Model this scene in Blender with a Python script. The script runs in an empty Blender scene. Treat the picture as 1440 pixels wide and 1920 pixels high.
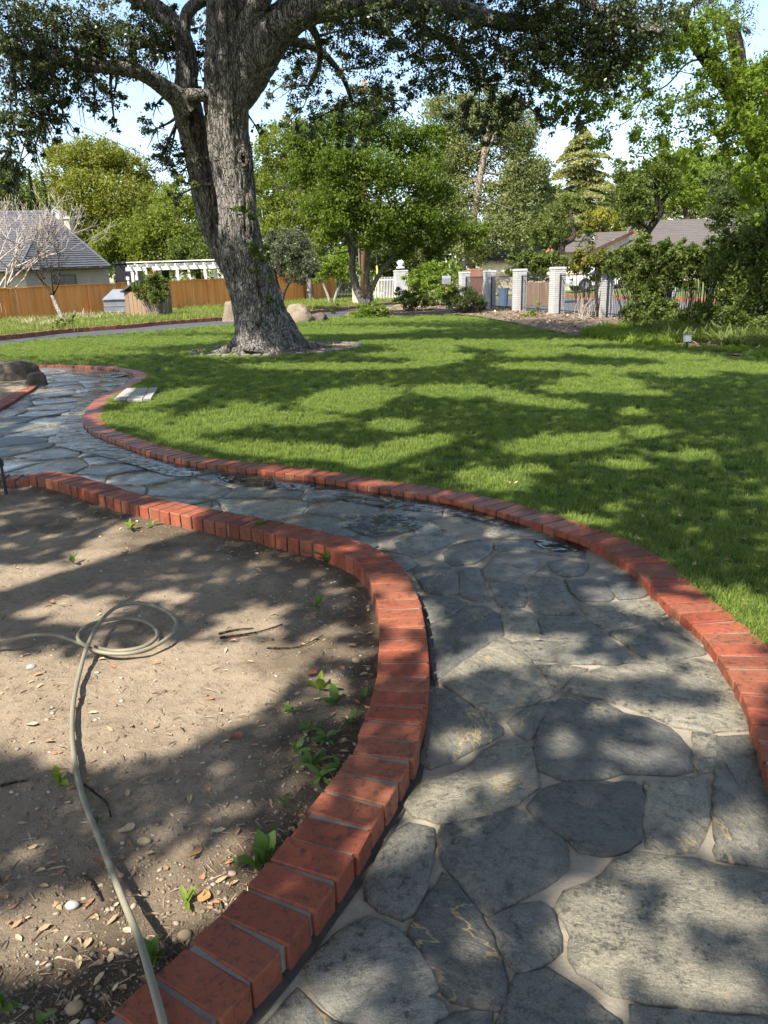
import bpy, bmesh, math, random
import numpy as np
from mathutils import Vector, Matrix, noise as mnoise
from mathutils.geometry import tessellate_polygon
random.seed(7); RNG = np.random.default_rng(7)
SC = bpy.context.scene; COL = SC.collection
pi = math.pi
# ---------------------------------------------------------------- camera
FPX = 1442.0; PITCH = math.atan(435/FPX); ROLL = math.radians(1.7)
CAM = np.array([0, 0, 1.55])
_f = np.array([0, math.cos(PITCH), -math.sin(PITCH)])
_r0 = np.array([1.0, 0, 0]); _u0 = np.array([0, math.sin(PITCH), math.cos(PITCH)])
_r = math.cos(ROLL)*_r0 - math.sin(ROLL)*_u0; _u = math.cos(ROLL)*_u0 + math.sin(ROLL)*_r0
cd = bpy.data.cameras.new('camera'); cam = bpy.data.objects.new('camera', cd); COL.objects.link(cam)
cd.sensor_width = 36; cd.sensor_fit = 'AUTO'; cd.lens = FPX/1920*36; cd.clip_end = 1500; cd.clip_start = 0.05
cam.matrix_world = Matrix(((_r[0], _u[0], -_f[0], CAM[0]), (_r[1], _u[1], -_f[1], CAM[1]), (_r[2], _u[2], -_f[2], CAM[2]), (0, 0, 0, 1)))
SC.camera = cam
# ---------------------------------------------------------------- light
SUN_EL = math.radians(50); SUN_XY = np.array([-0.62, -0.785])
SDIR = np.array([SUN_XY[0]*math.cos(SUN_EL), SUN_XY[1]*math.cos(SUN_EL), math.sin(SUN_EL)])
W = bpy.data.worlds.new('World'); SC.world = W; W.use_nodes = True
nt = W.node_tree; nt.nodes.clear()
sky = nt.nodes.new('ShaderNodeTexSky'); sky.sky_type = 'NISHITA'; sky.sun_disc = False
sky.sun_elevation = SUN_EL; sky.sun_rotation = math.atan2(SUN_XY[0], SUN_XY[1]) % (2*pi)
sky.air_density = 1.0; sky.dust_density = 1.3; sky.ozone_density = 0.2
bg = nt.nodes.new('ShaderNodeBackground'); bg.inputs[1].default_value = 0.118
wo = nt.nodes.new('ShaderNodeOutputWorld')
nt.links.new(sky.outputs[0], bg.inputs[0]); nt.links.new(bg.outputs[0], wo.inputs[0])
sd = bpy.data.lights.new('sun', 'SUN'); sd.energy = 4.6; sd.angle = math.radians(0.6); sd.color = (1.0, 0.93, 0.81)
so = bpy.data.objects.new('sun', sd); COL.objects.link(so)
so.rotation_euler = Vector(-SDIR).to_track_quat('-Z', 'Y').to_euler(); so.location = (-30, -40, 60)
SC.view_settings.view_transform = 'Standard'; SC.view_settings.look = 'None'
SC.view_settings.gamma = 1; SC.view_settings.use_curve_mapping = False; SC.view_settings.exposure = 1.5
SC.cycles.max_bounces = 8; SC.cycles.transparent_max_bounces = 12; SC.cycles.diffuse_bounces = 4
SC.cycles.caustics_reflective = False; SC.cycles.caustics_refractive = False
SC.cycles.use_denoising = True
# ---------------------------------------------------------------- survey: photo sight lines met with the ground
def ray(px, py): return _f + _r*(px-720)/FPX + _u*(960-py)/FPX
def gp(px, py, z=0.0):
    d = ray(px, py); return CAM + d*((z-CAM[2])/d[2])
def wp(px, py, Y):
    d = ray(px, py); return CAM + d*(Y/d[1])
def pj(P):
    v = np.asarray(P, float)-CAM; z = v@_f
    return np.stack([720+FPX*(v@_r)/z, 960-FPX*(v@_u)/z], -1)
def gl(pts, z=0.0): return [gp(a, b, z) for a, b in pts]
# ---------------------------------------------------------------- object helpers
def link(o, parent=None):
    COL.objects.link(o)
    if parent is not None: o.parent = parent
    return o
def tag(o, label=None, cat=None, group=None, kind=None):
    if label: o['label'] = label
    if cat: o['category'] = cat
    if group: o['group'] = group
    if kind: o['kind'] = kind
    return o
def empty(name, loc, label, cat, group=None, rz=0):
    o = bpy.data.objects.new(name, None); o.location = loc; o.rotation_euler = (0, 0, rz); o.empty_display_size = .2
    link(o); return tag(o, label, cat, group)
def mesh_np(name, V, F, mat=None, smooth=False):
    V = np.asarray(V, np.float32); F = np.asarray(F, np.int32); k = F.shape[1]
    me = bpy.data.meshes.new(name)
    me.vertices.add(len(V)); me.vertices.foreach_set('co', V.ravel())
    me.loops.add(F.size); me.loops.foreach_set('vertex_index', F.ravel())
    me.polygons.add(len(F)); me.polygons.foreach_set('loop_start', np.arange(0, F.size, k, dtype=np.int32))
    if smooth: me.polygons.foreach_set('use_smooth', np.ones(len(F), bool))
    me.update(calc_edges=True)
    if mat: me.materials.append(mat)
    return me
def obj(name, me, parent=None, loc=None):
    o = bpy.data.objects.new(name, me)
    if loc is not None: o.location = loc
    return link(o, parent)
class MB:
    """collects shapes (world coordinates) into one mesh"""
    def __init__(s): s.v = []; s.f = []
    def add(s, V, F):
        n = len(s.v); s.v += [tuple(map(float, q)) for q in V]; s.f += [tuple(i+n for i in f) for f in F]; return s
    def box(s, c, size, rz=0, rx=0, ry=0):
        M = Matrix.Translation(Vector([float(q) for q in c])) @ Matrix.Rotation(rz, 4, 'Z') @ Matrix.Rotation(ry, 4, 'Y') @ Matrix.Rotation(rx, 4, 'X')
        x, y, z = [q/2 for q in size]
        V = [M @ Vector(p) for p in ((-x,-y,-z),(x,-y,-z),(x,y,-z),(-x,y,-z),(-x,-y,z),(x,-y,z),(x,y,z),(-x,y,z))]
        return s.add(V, [(0,3,2,1),(4,5,6,7),(0,1,5,4),(1,2,6,5),(2,3,7,6),(3,0,4,7)])
    def tube(s, P, R, n=8, cap=True):
        V, F = tube_vf(P, R, n); s.add(V, F)
        return s
    def build(s, name, mat, parent=None, smooth=False, bevel=0, origin=None):
        me = bpy.data.meshes.new(name); v = s.v
        if origin is not None: v = [(a-origin[0], b-origin[1], c-origin[2]) for a, b, c in v]
        me.from_pydata(v, [], s.f)
        if bevel:
            bm = bmesh.new(); bm.from_mesh(me)
            bmesh.ops.bevel(bm, geom=bm.edges[:], offset=bevel, segments=1, affect='EDGES'); bm.to_mesh(me); bm.free()
        if smooth: me.polygons.foreach_set('use_smooth', [True]*len(me.polygons))
        if mat: me.materials.append(mat)
        return obj(name, me, parent)
def smooth_path(P, R, k=6):
    P = np.asarray(P, float); R = np.asarray(R, float); n = len(P); out = []; ro = []
    for i in range(n-1):
        p0 = P[max(i-1, 0)]; p1 = P[i]; p2 = P[i+1]; p3 = P[min(i+2, n-1)]
        for j in range(k):
            t = j/k
            out.append(.5*((2*p1)+(-p0+p2)*t+(2*p0-5*p1+4*p2-p3)*t*t+(-p0+3*p1-3*p2+p3)*t**3)); ro.append(R[i]*(1-t)+R[i+1]*t)
    out.append(P[-1]); ro.append(R[-1]); return np.array(out), np.array(ro)
def tube_vf(P, R, n=8):
    P = np.asarray(P, float); m = len(P); R = np.broadcast_to(np.asarray(R, float), (m,))
    T = np.gradient(P, axis=0); T /= np.linalg.norm(T, axis=1)[:, None]+1e-9
    a = np.array([0, 0, 1.0]) if abs(T[0][2]) < .9 else np.array([1.0, 0, 0])
    N = np.cross(T[0], a); N /= np.linalg.norm(N); V = []
    th = np.arange(n)*2*pi/n
    for i in range(m):
        N = N-T[i]*(N@T[i]); N /= np.linalg.norm(N)+1e-9; B = np.cross(T[i], N)
        V.append(P[i]+R[i]*(np.cos(th)[:, None]*N+np.sin(th)[:, None]*B))
    V = np.concatenate(V); F = []
    for i in range(m-1):
        for j in range(n):
            a0 = i*n+j; b0 = i*n+(j+1) % n; F.append((a0, b0, b0+n, a0+n))
    F.append(tuple(range(n))[::-1]); F.append(tuple(range((m-1)*n, m*n)))
    return V, F
def poly_sheet(name, pts, mat, parent=None, kind='structure'):
    v = [Vector((float(p[0]), float(p[1]), float(p[2]))) for p in pts]
    tris = tessellate_polygon([[Vector((q.x, q.y, 0)) for q in v]])
    out = []
    for t in tris:
        a, b, c = [v[i] for i in t]
        out.append(t if (b-a).cross(c-a).z > 0 else t[::-1])
    me = bpy.data.meshes.new(name); me.from_pydata(v, [], out); me.materials.append(mat)
    o = obj(name, me, parent)
    if kind and parent is None: o['kind'] = kind
    return o
def in_poly(x, y, poly):
    x = np.asarray(x); y = np.asarray(y); c = np.zeros(x.shape, bool); n = len(poly); j = n-1
    for i in range(n):
        xi, yi = poly[i][0], poly[i][1]; xj, yj = poly[j][0], poly[j][1]
        c ^= ((yi > y) != (yj > y)) & (x < (xj-xi)*(y-yi)/(yj-yi+1e-12)+xi); j = i
    return c
def curve2(pts, step):
    """resample a world polyline (smoothed) at equal steps -> points, tangents"""
    P, _ = smooth_path([np.array(p, float) for p in pts], np.ones(len(pts)), 8)
    d = np.r_[0, np.cumsum(np.linalg.norm(np.diff(P, axis=0), axis=1))]
    n = max(2, int(d[-1]/step)); s = (np.arange(n)+.5)*d[-1]/n
    Q = np.stack([np.interp(s, d, P[:, k]) for k in range(3)], 1)
    T = np.stack([np.interp(np.minimum(s+.03, d[-1]), d, P[:, k])-np.interp(np.maximum(s-.03, 0), d, P[:, k]) for k in range(3)], 1)
    T /= np.linalg.norm(T, axis=1)[:, None]; return Q, T, P
# ---------------------------------------------------------------- materials
class NT:
    def __init__(s, name):
        s.m = bpy.data.materials.new(name); s.m.use_nodes = True; s.t = s.m.node_tree; s.t.nodes.clear()
        s.out = s.n('ShaderNodeOutputMaterial')
        s.pos = s.n('ShaderNodeNewGeometry').outputs['Position']
    def n(s, typ, **kw):
        x = s.t.nodes.new(typ)
        for k, v in kw.items(): setattr(x, k, v)
        return x
    def l(s, a, b): s.t.links.new(a, b)
    def setin(s, sock, v):
        if isinstance(v, bpy.types.NodeSocket): s.l(v, sock)
        else: sock.default_value = (*v, 1) if isinstance(v, tuple) and len(v) == 3 and sock.type == 'RGBA' else v
    def noise(s, scale, detail=4, rough=.6, vec=None, stretch=None, rot=None):
        x = s.n('ShaderNodeTexNoise'); x.inputs['Scale'].default_value = scale; x.inputs['Detail'].default_value = detail; x.inputs['Roughness'].default_value = rough
        v = vec or s.pos
        if stretch or rot:
            mp = s.n('ShaderNodeMapping'); s.l(v, mp.inputs[0]); v = mp.outputs[0]
            if stretch: mp.inputs['Scale'].default_value = stretch
            if rot: mp.inputs['Rotation'].default_value = rot
        s.l(v, x.inputs['Vector']); return x.outputs['Fac']
    def ramp(s, fac, lo, hi, c0=0.0, c1=1.0):
        x = s.n('ShaderNodeMapRange'); s.l(fac, x.inputs[0]); x.inputs[1].default_value = lo; x.inputs[2].default_value = hi
        x.inputs[3].default_value = c0; x.inputs[4].default_value = c1; return x.outputs[0]
    def mix(s, fac, a, b, mode='MIX'):
        x = s.n('ShaderNodeMix', data_type='RGBA', blend_type=mode); s.setin(x.inputs[0], fac); s.setin(x.inputs[6], a); s.setin(x.inputs[7], b); return x.outputs[2]
    def math(s, op, a, b):
        x = s.n('ShaderNodeMath', operation=op); s.setin(x.inputs[0], a); s.setin(x.inputs[1], b); return x.outputs[0]
    def bump(s, h, strength=.5, dist=.01, normal=None):
        x = s.n('ShaderNodeBump'); x.inputs['Strength'].default_value = strength; x.inputs['Distance'].default_value = dist; s.l(h, x.inputs['Height'])
        if normal: s.l(normal, x.inputs['Normal'])
        return x.outputs[0]
    def bsdf(s, col, rough=.7, normal=None, spec=.5, metal=0):
        b = s.n('ShaderNodeBsdfPrincipled'); s.setin(b.inputs['Base Color'], col); s.setin(b.inputs['Roughness'], rough)
        s.setin(b.inputs['Specular IOR Level'], spec); b.inputs['Metallic'].default_value = metal
        if normal: s.l(normal, b.inputs['Normal'])
        s.l(b.outputs[0], s.out.inputs[0]); return s.m
def simple(name, a, b=None, scale=5, rough=.7, bump=.3, bd=.01, spec=.4, metal=0, fine=None):
    t = NT(name); b = b or tuple(c*.7 for c in a)
    f = t.ramp(t.noise(scale, 6), .35, .65); c = t.mix(f, a, b)
    h = t.noise(fine or scale*6, 6, .7)
    c = t.mix(t.ramp(h, .3, .7, 0, .35), c, tuple(q*.55 for q in a))
    return t.bsdf(c, rough, t.bump(h, bump, bd) if bump else None, spec, metal)
def leafmat(name, a, b, trans=.35, rough=.55, spec=.3, c=None):
    t = NT(name)
    rnd = t.n('ShaderNodeNewGeometry').outputs['Random Per Island']
    col = t.mix(rnd, a, b)
    col = t.mix(t.ramp(t.noise(.9, 3), .4, .62), col, c or tuple(q*.72 for q in a))
    d = t.n('ShaderNodeBsdfPrincipled'); t.l(col, d.inputs['Base Color']); d.inputs['Roughness'].default_value = rough; d.inputs['Specular IOR Level'].default_value = spec
    tr = t.n('ShaderNodeBsdfTranslucent'); t.l(t.mix(.5, col, (a[0]*1.6, a[1]*1.5, a[2]*.6)), tr.inputs[0])
    mx = t.n('ShaderNodeMixShader'); mx.inputs[0].default_value = trans
    t.l(d.outputs[0], mx.inputs[1]); t.l(tr.outputs[0], mx.inputs[2]); t.l(mx.outputs[0], t.out.inputs[0]); return t.m
def mat_brick():
    t = NT('brick_red'); oi = t.n('ShaderNodeObjectInfo'); c = oi.outputs['Color']
    n1 = t.noise(14, 5); n2 = t.noise(90, 6, .75); n3 = t.noise(38, 6, .8)
    c = t.mix(t.ramp(n1, .35, .7, 0, .5), c, t.mix(1, c, (.62, .55, .55), 'MULTIPLY'))
    c = t.mix(t.math('MULTIPLY', t.ramp(n3, .50, .63, 0, .85), t.ramp(n1, .32, .58, .25, 1.0)), c, (.03, .018, .016))
    c = t.mix(t.ramp(n2, .55, .72, 0, .45), c, (.045, .022, .018))
    wet = oi.outputs['Alpha']
    return t.bsdf(c, t.math('SUBTRACT', .85, t.math('MULTIPLY', wet, .55)), t.bump(n2, .5, .004), .4)
def mat_stone():
    t = NT('flagstone_slate'); oi = t.n('ShaderNodeObjectInfo'); c = oi.outputs['Color']; wet = oi.outputs['Alpha']; rnd = oi.outputs['Random']
    off = t.n('ShaderNodeVectorMath', operation='ADD'); cx = t.n('ShaderNodeCombineXYZ'); t.l(t.math('MULTIPLY', rnd, 50), cx.inputs[2]); t.l(t.pos, off.inputs[0]); t.l(cx.outputs[0], off.inputs[1])
    rot = t.n('ShaderNodeVectorRotate', rotation_type='Z_AXIS'); t.l(off.outputs[0], rot.inputs[0]); t.l(t.math('MULTIPLY', rnd, 6.28), rot.inputs['Angle'])
    v = rot.outputs[0]
    st = t.noise(7, 8, .65, v, (1, 2.4, 1)); fine = t.noise(70, 8, .7, v, (1, 1.4, 1)); blot = t.noise(5, 6, .6, v); spot = t.noise(34, 8, .8, v)
    c = t.mix(t.ramp(st, .35, .68, 0, .75), c, t.mix(1, c, (1.7, 1.67, 1.5), 'MULTIPLY'))
    c = t.mix(t.ramp(blot, .48, .66, 0, .55), c, (.125, .117, .092))
    c = t.mix(t.ramp(blot, .42, .3, 0, .6), c, (.04, .042, .042))
    spot2 = t.noise(110, 8, .8, v); c = t.mix(t.math('MULTIPLY', t.ramp(spot, .5, .62), t.ramp(blot, .38, .56, .15, .95)), c, (.02, .021, .02)); c = t.mix(t.ramp(spot2, .55, .7, 0, .6), c, (.03, .03, .03))
    c = t.mix(t.ramp(fine, .58, .75, 0, .55), c, (.21, .2, .16))
    gr = t.noise(210, 4, .8, v); c = t.mix(1, c, t.mix(t.ramp(gr, .32, .68), (.55, .55, .55), (1.4, 1.4, 1.36)), 'MULTIPLY')
    vein = t.noise(2.6, 5, .55, v, (1, 2.6, 1)); vv = t.math('ABSOLUTE', t.math('SUBTRACT', vein, .5), 0)
    c = t.mix(t.math('MULTIPLY', t.ramp(vv, .012, .002), t.ramp(t.noise(1.7, 2, .5, v), .53, .61, 0, .8)), c, (.38, .27, .11))
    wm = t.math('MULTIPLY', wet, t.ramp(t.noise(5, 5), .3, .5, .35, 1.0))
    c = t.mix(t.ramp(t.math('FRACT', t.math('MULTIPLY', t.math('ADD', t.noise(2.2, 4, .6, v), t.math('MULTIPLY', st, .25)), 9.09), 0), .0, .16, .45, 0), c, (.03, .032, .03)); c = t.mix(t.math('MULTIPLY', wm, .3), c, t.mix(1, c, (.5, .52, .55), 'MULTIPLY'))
    h = t.math('ADD', t.math('MULTIPLY', st, 1.6), t.math('MULTIPLY', fine, .5))
    led = t.math('SNAP', t.math('ADD', t.noise(2.2, 4, .6, v), t.math('MULTIPLY', st, .25)), .11); h = t.math('ADD', h, t.math('ADD', t.math('MULTIPLY', spot, .9), t.math('MULTIPLY', led, 9.0))); bmp = t.bump(h, .8, .013); t.l(t.math('SUBTRACT', .85, t.math('MULTIPLY', wm, .72)), bmp.node.inputs['Strength'])
    return t.bsdf(c, t.math('SUBTRACT', .62, t.math('MULTIPLY', wm, .57)), bmp, .5)
def mat_soil():
    t = NT('bare_soil'); n1 = t.noise(1.6, 6); n2 = t.noise(18, 8, .7); n3 = t.noise(120, 6, .7)
    c = t.mix(t.ramp(n1, .35, .65), (.285, .224, .158), (.205, .16, .114))
    c = t.mix(t.ramp(n2, .5, .72, 0, .7), c, (.10, .076, .055)); c = t.mix(t.ramp(n3, .55, .75, 0, .6), c, (.34, .285, .22))
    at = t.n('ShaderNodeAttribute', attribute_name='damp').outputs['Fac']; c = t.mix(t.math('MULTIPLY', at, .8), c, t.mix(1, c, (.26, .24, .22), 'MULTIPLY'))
    h = t.math('ADD', n2, t.math('MULTIPLY', n3, .4))
    h = t.math('ADD', h, t.math('MULTIPLY', t.noise(42, 5, .75), .8)); return t.bsdf(c, .95, t.bump(h, .9, .013), .2)
def mat_lawn():
    t = NT('lawn_thatch'); n1 = t.noise(1.3, 5); n2 = t.noise(55, 6, .8)
    c = t.mix(t.ramp(n1, .35, .65), (.085, .14, .028), (.065, .115, .022)); c = t.mix(t.ramp(n2, .4, .7), c, (.035, .06, .015))
    return t.bsdf(c, .95, t.bump(n2, .9, .03), .1)
def mat_bark(name, a, b, dark, sc=1.0):
    t = NT(name)
    tc = t.n('ShaderNodeTexCoord').outputs['Object']
    n1 = t.noise(9*sc, 8, .65, tc, (1, 1, .22)); n2 = t.noise(2.2*sc, 5, .6, tc); n3 = t.noise(45*sc, 6, .7, tc, (1, 1, .5))
    c = t.mix(t.ramp(n2, .35, .65), a, b); c = t.mix(t.ramp(n1, .52, .36, 0, .85), c, dark); c = t.mix(t.ramp(n3, .5, .75, 0, .35), c, tuple(min(1, q*1.35) for q in a))
    w = t.n('ShaderNodeVectorMath', operation='ADD'); t.l(tc, w.inputs[0]); nz = t.n('ShaderNodeTexNoise'); nz.inputs['Scale'].default_value = 3*sc; t.l(tc, nz.inputs['Vector']); sv = t.n('ShaderNodeVectorMath', operation='SCALE'); sv.inputs['Scale'].default_value = .25/sc; t.l(nz.outputs['Color'], sv.inputs[0]); t.l(sv.outputs[0], w.inputs[1])
    vo = t.n('ShaderNodeTexVoronoi', feature='DISTANCE_TO_EDGE'); mp = t.n('ShaderNodeMapping'); mp.inputs['Scale'].default_value = (1, 1, .2); t.l(w.outputs[0], mp.inputs[0]); t.l(mp.outputs[0], vo.inputs['Vector']); vo.inputs['Scale'].default_value = 19*sc
    cr = t.ramp(vo.outputs['Distance'], .01, .13); c = t.mix(t.math('SUBTRACT', .4, t.math('MULTIPLY', cr, .4)), c, dark)
    h = t.math('ADD', t.math('ADD', t.math('MULTIPLY', n1, 1.2), t.math('MULTIPLY', n3, .5)), t.math('MULTIPLY', cr, 1.3))
    return t.bsdf(c, .92, t.bump(h, 1.0, .06), .15)
def mat_wood(name, a, b, dark):
    t = NT(name); oi = t.n('ShaderNodeObjectInfo'); n1 = t.noise(6, 6, .6, None, (1, 1, .12)); n2 = t.noise(1.2, 3)
    c = t.mix(oi.outputs['Random'], a, b); c = t.mix(t.ramp(n1, .5, .75, 0, .5), c, dark)
    return t.bsdf(c, .75, t.bump(n1, .3, .01), .25)
def mat_water():
    t = NT('water_film'); n = t.noise(10, 2, .5); nb = t.bump(n, 1.0, .012)
    fr = t.n('ShaderNodeFresnel'); fr.inputs[0].default_value = 1.33; t.l(nb, fr.inputs['Normal'])
    g = t.n('ShaderNodeBsdfGlossy'); g.inputs['Roughness'].default_value = .03; t.l(nb, g.inputs['Normal'])
    tr = t.n('ShaderNodeBsdfTransparent'); tr.inputs[0].default_value = (.82, .85, .86, 1)
    mx = t.n('ShaderNodeMixShader'); t.l(fr.outputs[0], mx.inputs[0]); t.l(tr.outputs[0], mx.inputs[1]); t.l(g.outputs[0], mx.inputs[2])
    t.l(mx.outputs[0], t.out.inputs[0]); return t.m
def mat_grass(name, a, b):
    t = NT(name); oi = t.n('ShaderNodeObjectInfo'); n = t.ramp(t.noise(.8, 4), .38, .62)
    rnd = t.n('ShaderNodeNewGeometry').outputs['Random Per Island']
    c = t.mix(n, a, b); c = t.mix(t.math('MULTIPLY', rnd, .6), c, tuple(q*1.45 for q in a))
    d = t.n('ShaderNodeBsdfPrincipled'); t.l(c, d.inputs['Base Color']); d.inputs['Roughness'].default_value = .5; d.inputs['Specular IOR Level'].default_value = .25
    tr = t.n('ShaderNodeBsdfTranslucent'); t.l(c, tr.inputs[0]); mx = t.n('ShaderNodeMixShader'); mx.inputs[0].default_value = .4
    t.l(d.outputs[0], mx.inputs[1]); t.l(tr.outputs[0], mx.inputs[2]); t.l(mx.outputs[0], t.out.inputs[0]); return t.m
M = dict(
 brick=mat_brick(), stone=mat_stone(), soil=mat_soil(), lawn=mat_lawn(), water=mat_water(),
 mortar=simple('path_mortar', (.31, .27, .21), (.21, .185, .145), 9, .9, .8, .008), grout=simple('brick_grout', (.23, .20, .165), (.17, .15, .122), 9, .9, .5, .004),
 oakbark=mat_bark('oak_bark', (.285, .268, .245), (.185, .172, .157), (.018, .016, .014)),
 bark=mat_bark('tree_bark', (.13, .10, .075), (.09, .07, .055), (.03, .024, .02), 1.5),
 palebark=mat_bark('pale_bark', (.46, .38, .30), (.36, .29, .23), (.18, .13, .1), 1.2),
 whitebark=mat_bark('whitewashed_bark', (.55, .52, .48), (.45, .42, .38), (.25, .22, .2), 1.5),
 greybark=mat_bark('grey_bark', (.27, .245, .215), (.2, .18, .16), (.07, .06, .05), 1.5),
 bare=simple('bare_twigs', (.40, .34, .30), (.30, .255, .225), 6, .8, 0),
 asphalt=simple('drive_asphalt', (.06, .06, .065), (.045, .045, .05), 3, .85, .4, .004), street=simple('street_asphalt', (.12, .125, .135), (.10, .10, .11), 3, .85, .3, .004),
 cedar=mat_wood('cedar_boards', (.72, .31, .085), (.60, .24, .062), (.36, .13, .035)), white=simple('white_paint', (.78, .77, .74), (.7, .69, .66), 8, .55, .15, .003),
 whitebrick=simple('whitewashed_brick', (.46, .46, .455), (.38, .38, .375), 5, .7, .4, .006), joint=simple('shaded_joint', (.34, .33, .32), None, 8, .9, 0),
 iron=simple('black_iron', (.015, .015, .018), None, 10, .45, 0, 0, .5), slate=simple('slate_shingle', (.075, .078, .09), (.052, .054, .063), 2.5, .75, .5, .02),
 comp=simple('brown_shingle', (.11, .094, .086), (.085, .073, .067), 1.5, .85, .5, .02), stucco=simple('grey_stucco', (.36, .33, .29), (.3, .28, .25), 2, .9, .2), cream=simple('cream_stucco', (.6, .52, .4), None, 2, .9, .2),
 fascia=simple('rust_fascia', (.36, .16, .08), None, 4, .6, 0), glass=simple('window_glass', (.05, .065, .08), None, 1, .1, 0, 0, .8),
 tarp=simple('grey_cover', (.19, .205, .235), (.15, .165, .19), 2, .5, .3, .02), rock=simple('boulder_rock', (.12, .095, .075), (.07, .056, .046), 2.2, .9, .9, .05),
 tanrock=simple('tan_boulder_rock', (.24, .195, .14), (.15, .125, .09), 2, .9, .9, .05), slab=simple('concrete_slab', (.33, .315, .285), (.27, .255, .23), 4, .9, .3, .003),
 curb=simple('stone_kerb', (.16, .15, .125), (.11, .105, .09), 4, .9, .6, .01), mulch=simple('bark_mulch', (.20, .155, .11), (.13, .098, .07), 3, .95, 1.0, .05, .1),
 brown=mat_wood('old_planks', (.25, .17, .11), (.2, .13, .085), (.1, .07, .05)), hose=simple('hose_rubber', (.22, .20, .14), (.175, .16, .115), 12, .55, .1, .002),
 redbrick=simple('red_brick_pillar', (.36, .17, .11), (.26, .12, .085), 5, .85, .5), carpaint=simple('white_car_paint', (.72, .73, .74), (.7, .71, .72), 1, .25, 0, 0, .6),
 tyre=simple('tyre_rubber', (.02, .02, .02), None, 9, .8, 0), rim=simple('alloy', (.5, .5, .52), None, 4, .3, 0, 0, .5, .8), pole=simple('pole_wood', (.30, .15, .08), (.24, .12, .07), 3, .85, .3),
 yellow=simple('guy_guard', (.55, .55, .12), None, 4, .5, 0), wire=simple('cable', (.06, .06, .065), None, 4, .6, 0), sandstone=simple('dry_leaf_litter', (.36, .25, .15), (.25, .17, .1), 30, .9, .2),
 pebble=None, dirtfar=simple('verge_soil', (.2, .19, .08), (.13, .15, .05), .5, .95, .6, .03))
def isl(name, cols, rough=.8):
    t = NT(name); r = t.n('ShaderNodeNewGeometry').outputs['Random Per Island']; cr = t.n('ShaderNodeValToRGB'); t.l(r, cr.inputs[0])
    e = cr.color_ramp; e.interpolation = 'CONSTANT'
    for i, c in enumerate(cols):
        q = e.elements[i] if i < 2 else e.elements.new(i/len(cols))
        q.position = i/len(cols); q.color = (*c, 1)
    return t.bsdf(t.mix(t.ramp(t.noise(60, 4), .4, .7, 0, .4), cr.outputs[0], (.1, .08, .06)), rough, None, .3)
M['pebble'] = isl('pebble_mix', [(.22, .18, .14), (.29, .26, .22), (.17, .13, .1), (.33, .25, .18), (.12, .1, .08), (.38, .34, .29)])
M['litter'] = isl('leaf_litter', [(.34, .22, .12), (.42, .30, .17), (.25, .16, .09), (.48, .38, .24), (.36, .17, .08)])
M['chips'] = isl('wood_chips', [(.30, .22, .15), (.23, .165, .11), (.38, .30, .21), (.16, .11, .075)])
L = dict(
 oak=leafmat('oak_leaves', (.058, .082, .03), (.088, .108, .042), .28, .4, .45), maple=leafmat('maple_leaves', (.085, .135, .013), (.13, .185, .02), .52),
 yell=leafmat('yellow_green_leaves', (.16, .185, .022), (.22, .22, .035), .4), bright=leafmat('bright_leaves', (.14, .185, .022), (.20, .235, .034), .5),
 mid=leafmat('mid_green_leaves', (.105, .145, .028), (.15, .185, .04), .45), olive=leafmat('olive_leaves', (.10, .12, .07), (.15, .165, .105), .25),
 euc=leafmat('pale_olive_leaves', (.16, .19, .065), (.215, .235, .09), .42), dark=leafmat('dark_leaves', (.06, .088, .022), (.09, .12, .03), .35),
 cedar=leafmat('deodar_needles', (.27, .29, .11), (.34, .34, .15), .42), cyp=leafmat('cypress_sprays', (.07, .10, .022), (.10, .13, .03), .25), cypd=leafmat('dark_cypress_sprays', (.025, .045, .014), (.04, .06, .018), .15),
 gold=leafmat('golden_leaves', (.25, .25, .03), (.3, .29, .04), .4), lime=leafmat('lime_leaves', (.17, .25, .03), (.23, .31, .045), .55), weed=leafmat('weed_leaf', (.09, .165, .035), (.13, .2, .045), .4),
 hedge=leafmat('hedge_leaves', (.105, .15, .03), (.17, .21, .05), .42), ygrn=leafmat('yellowing_hedge_leaves', (.14, .15, .025), (.2, .19, .03), .38), dry=leafmat('dry_stalks', (.35, .3, .2), (.28, .25, .15), .2))
M['grass'] = mat_grass('turf_blades', (.168, .224, .043), (.125, .178, .033)); M['rough'] = mat_grass('verge_blades', (.18, .21, .045), (.12, .17, .03))
exec_parts = True
# ================================================================ GROUND
def vnoise(x, y, s, z=0.0): return mnoise.noise(Vector((float(x)*s, float(y)*s, z)))
poly_sheet('ground', [(-260, -60, -.07), (260, -60, -.07), (260, 420, -.07), (-260, 420, -.07)], M['dirtfar'])
RIGHT_IN = [(1760,1900),(1560,1640),(1478,1520),(1440,1450),(1420,1390),(1395,1310),(1355,1240),(1320,1192),(1260,1140),(1220,1100),(1185,1065),(1135,1030),(1090,1010),(1040,992),(980,972),(930,957),(850,937),(760,922),(720,916),(610,898),(527,886),(443,875),(360,866),(267,843),(217,825),(183,812),(161,799),(154,787),(159,773),(173,753),(193,740),(227,723),(246,712),(255,704),(247,698),(213,691),(167,687),(100,685),(40,685),(-60,687),(-200,691)]
LEFT_IN = [(250,2080),(330,1990),(415,1905),(442,1875),(505,1810),(560,1747),(607,1685),(650,1625),(682,1575),(712,1525),(740,1485),(762,1445),(777,1410),(788,1365),(797,1330),(802,1290),(804,1245),(800,1200),(792,1145),(777,1105),(755,1065),(720,1035),(665,1012),(600,995),(520,977),(440,962),(350,945),(280,930),(200,907),(140,890),(92,882)]
ZL, ZR = .078, .052
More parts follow.
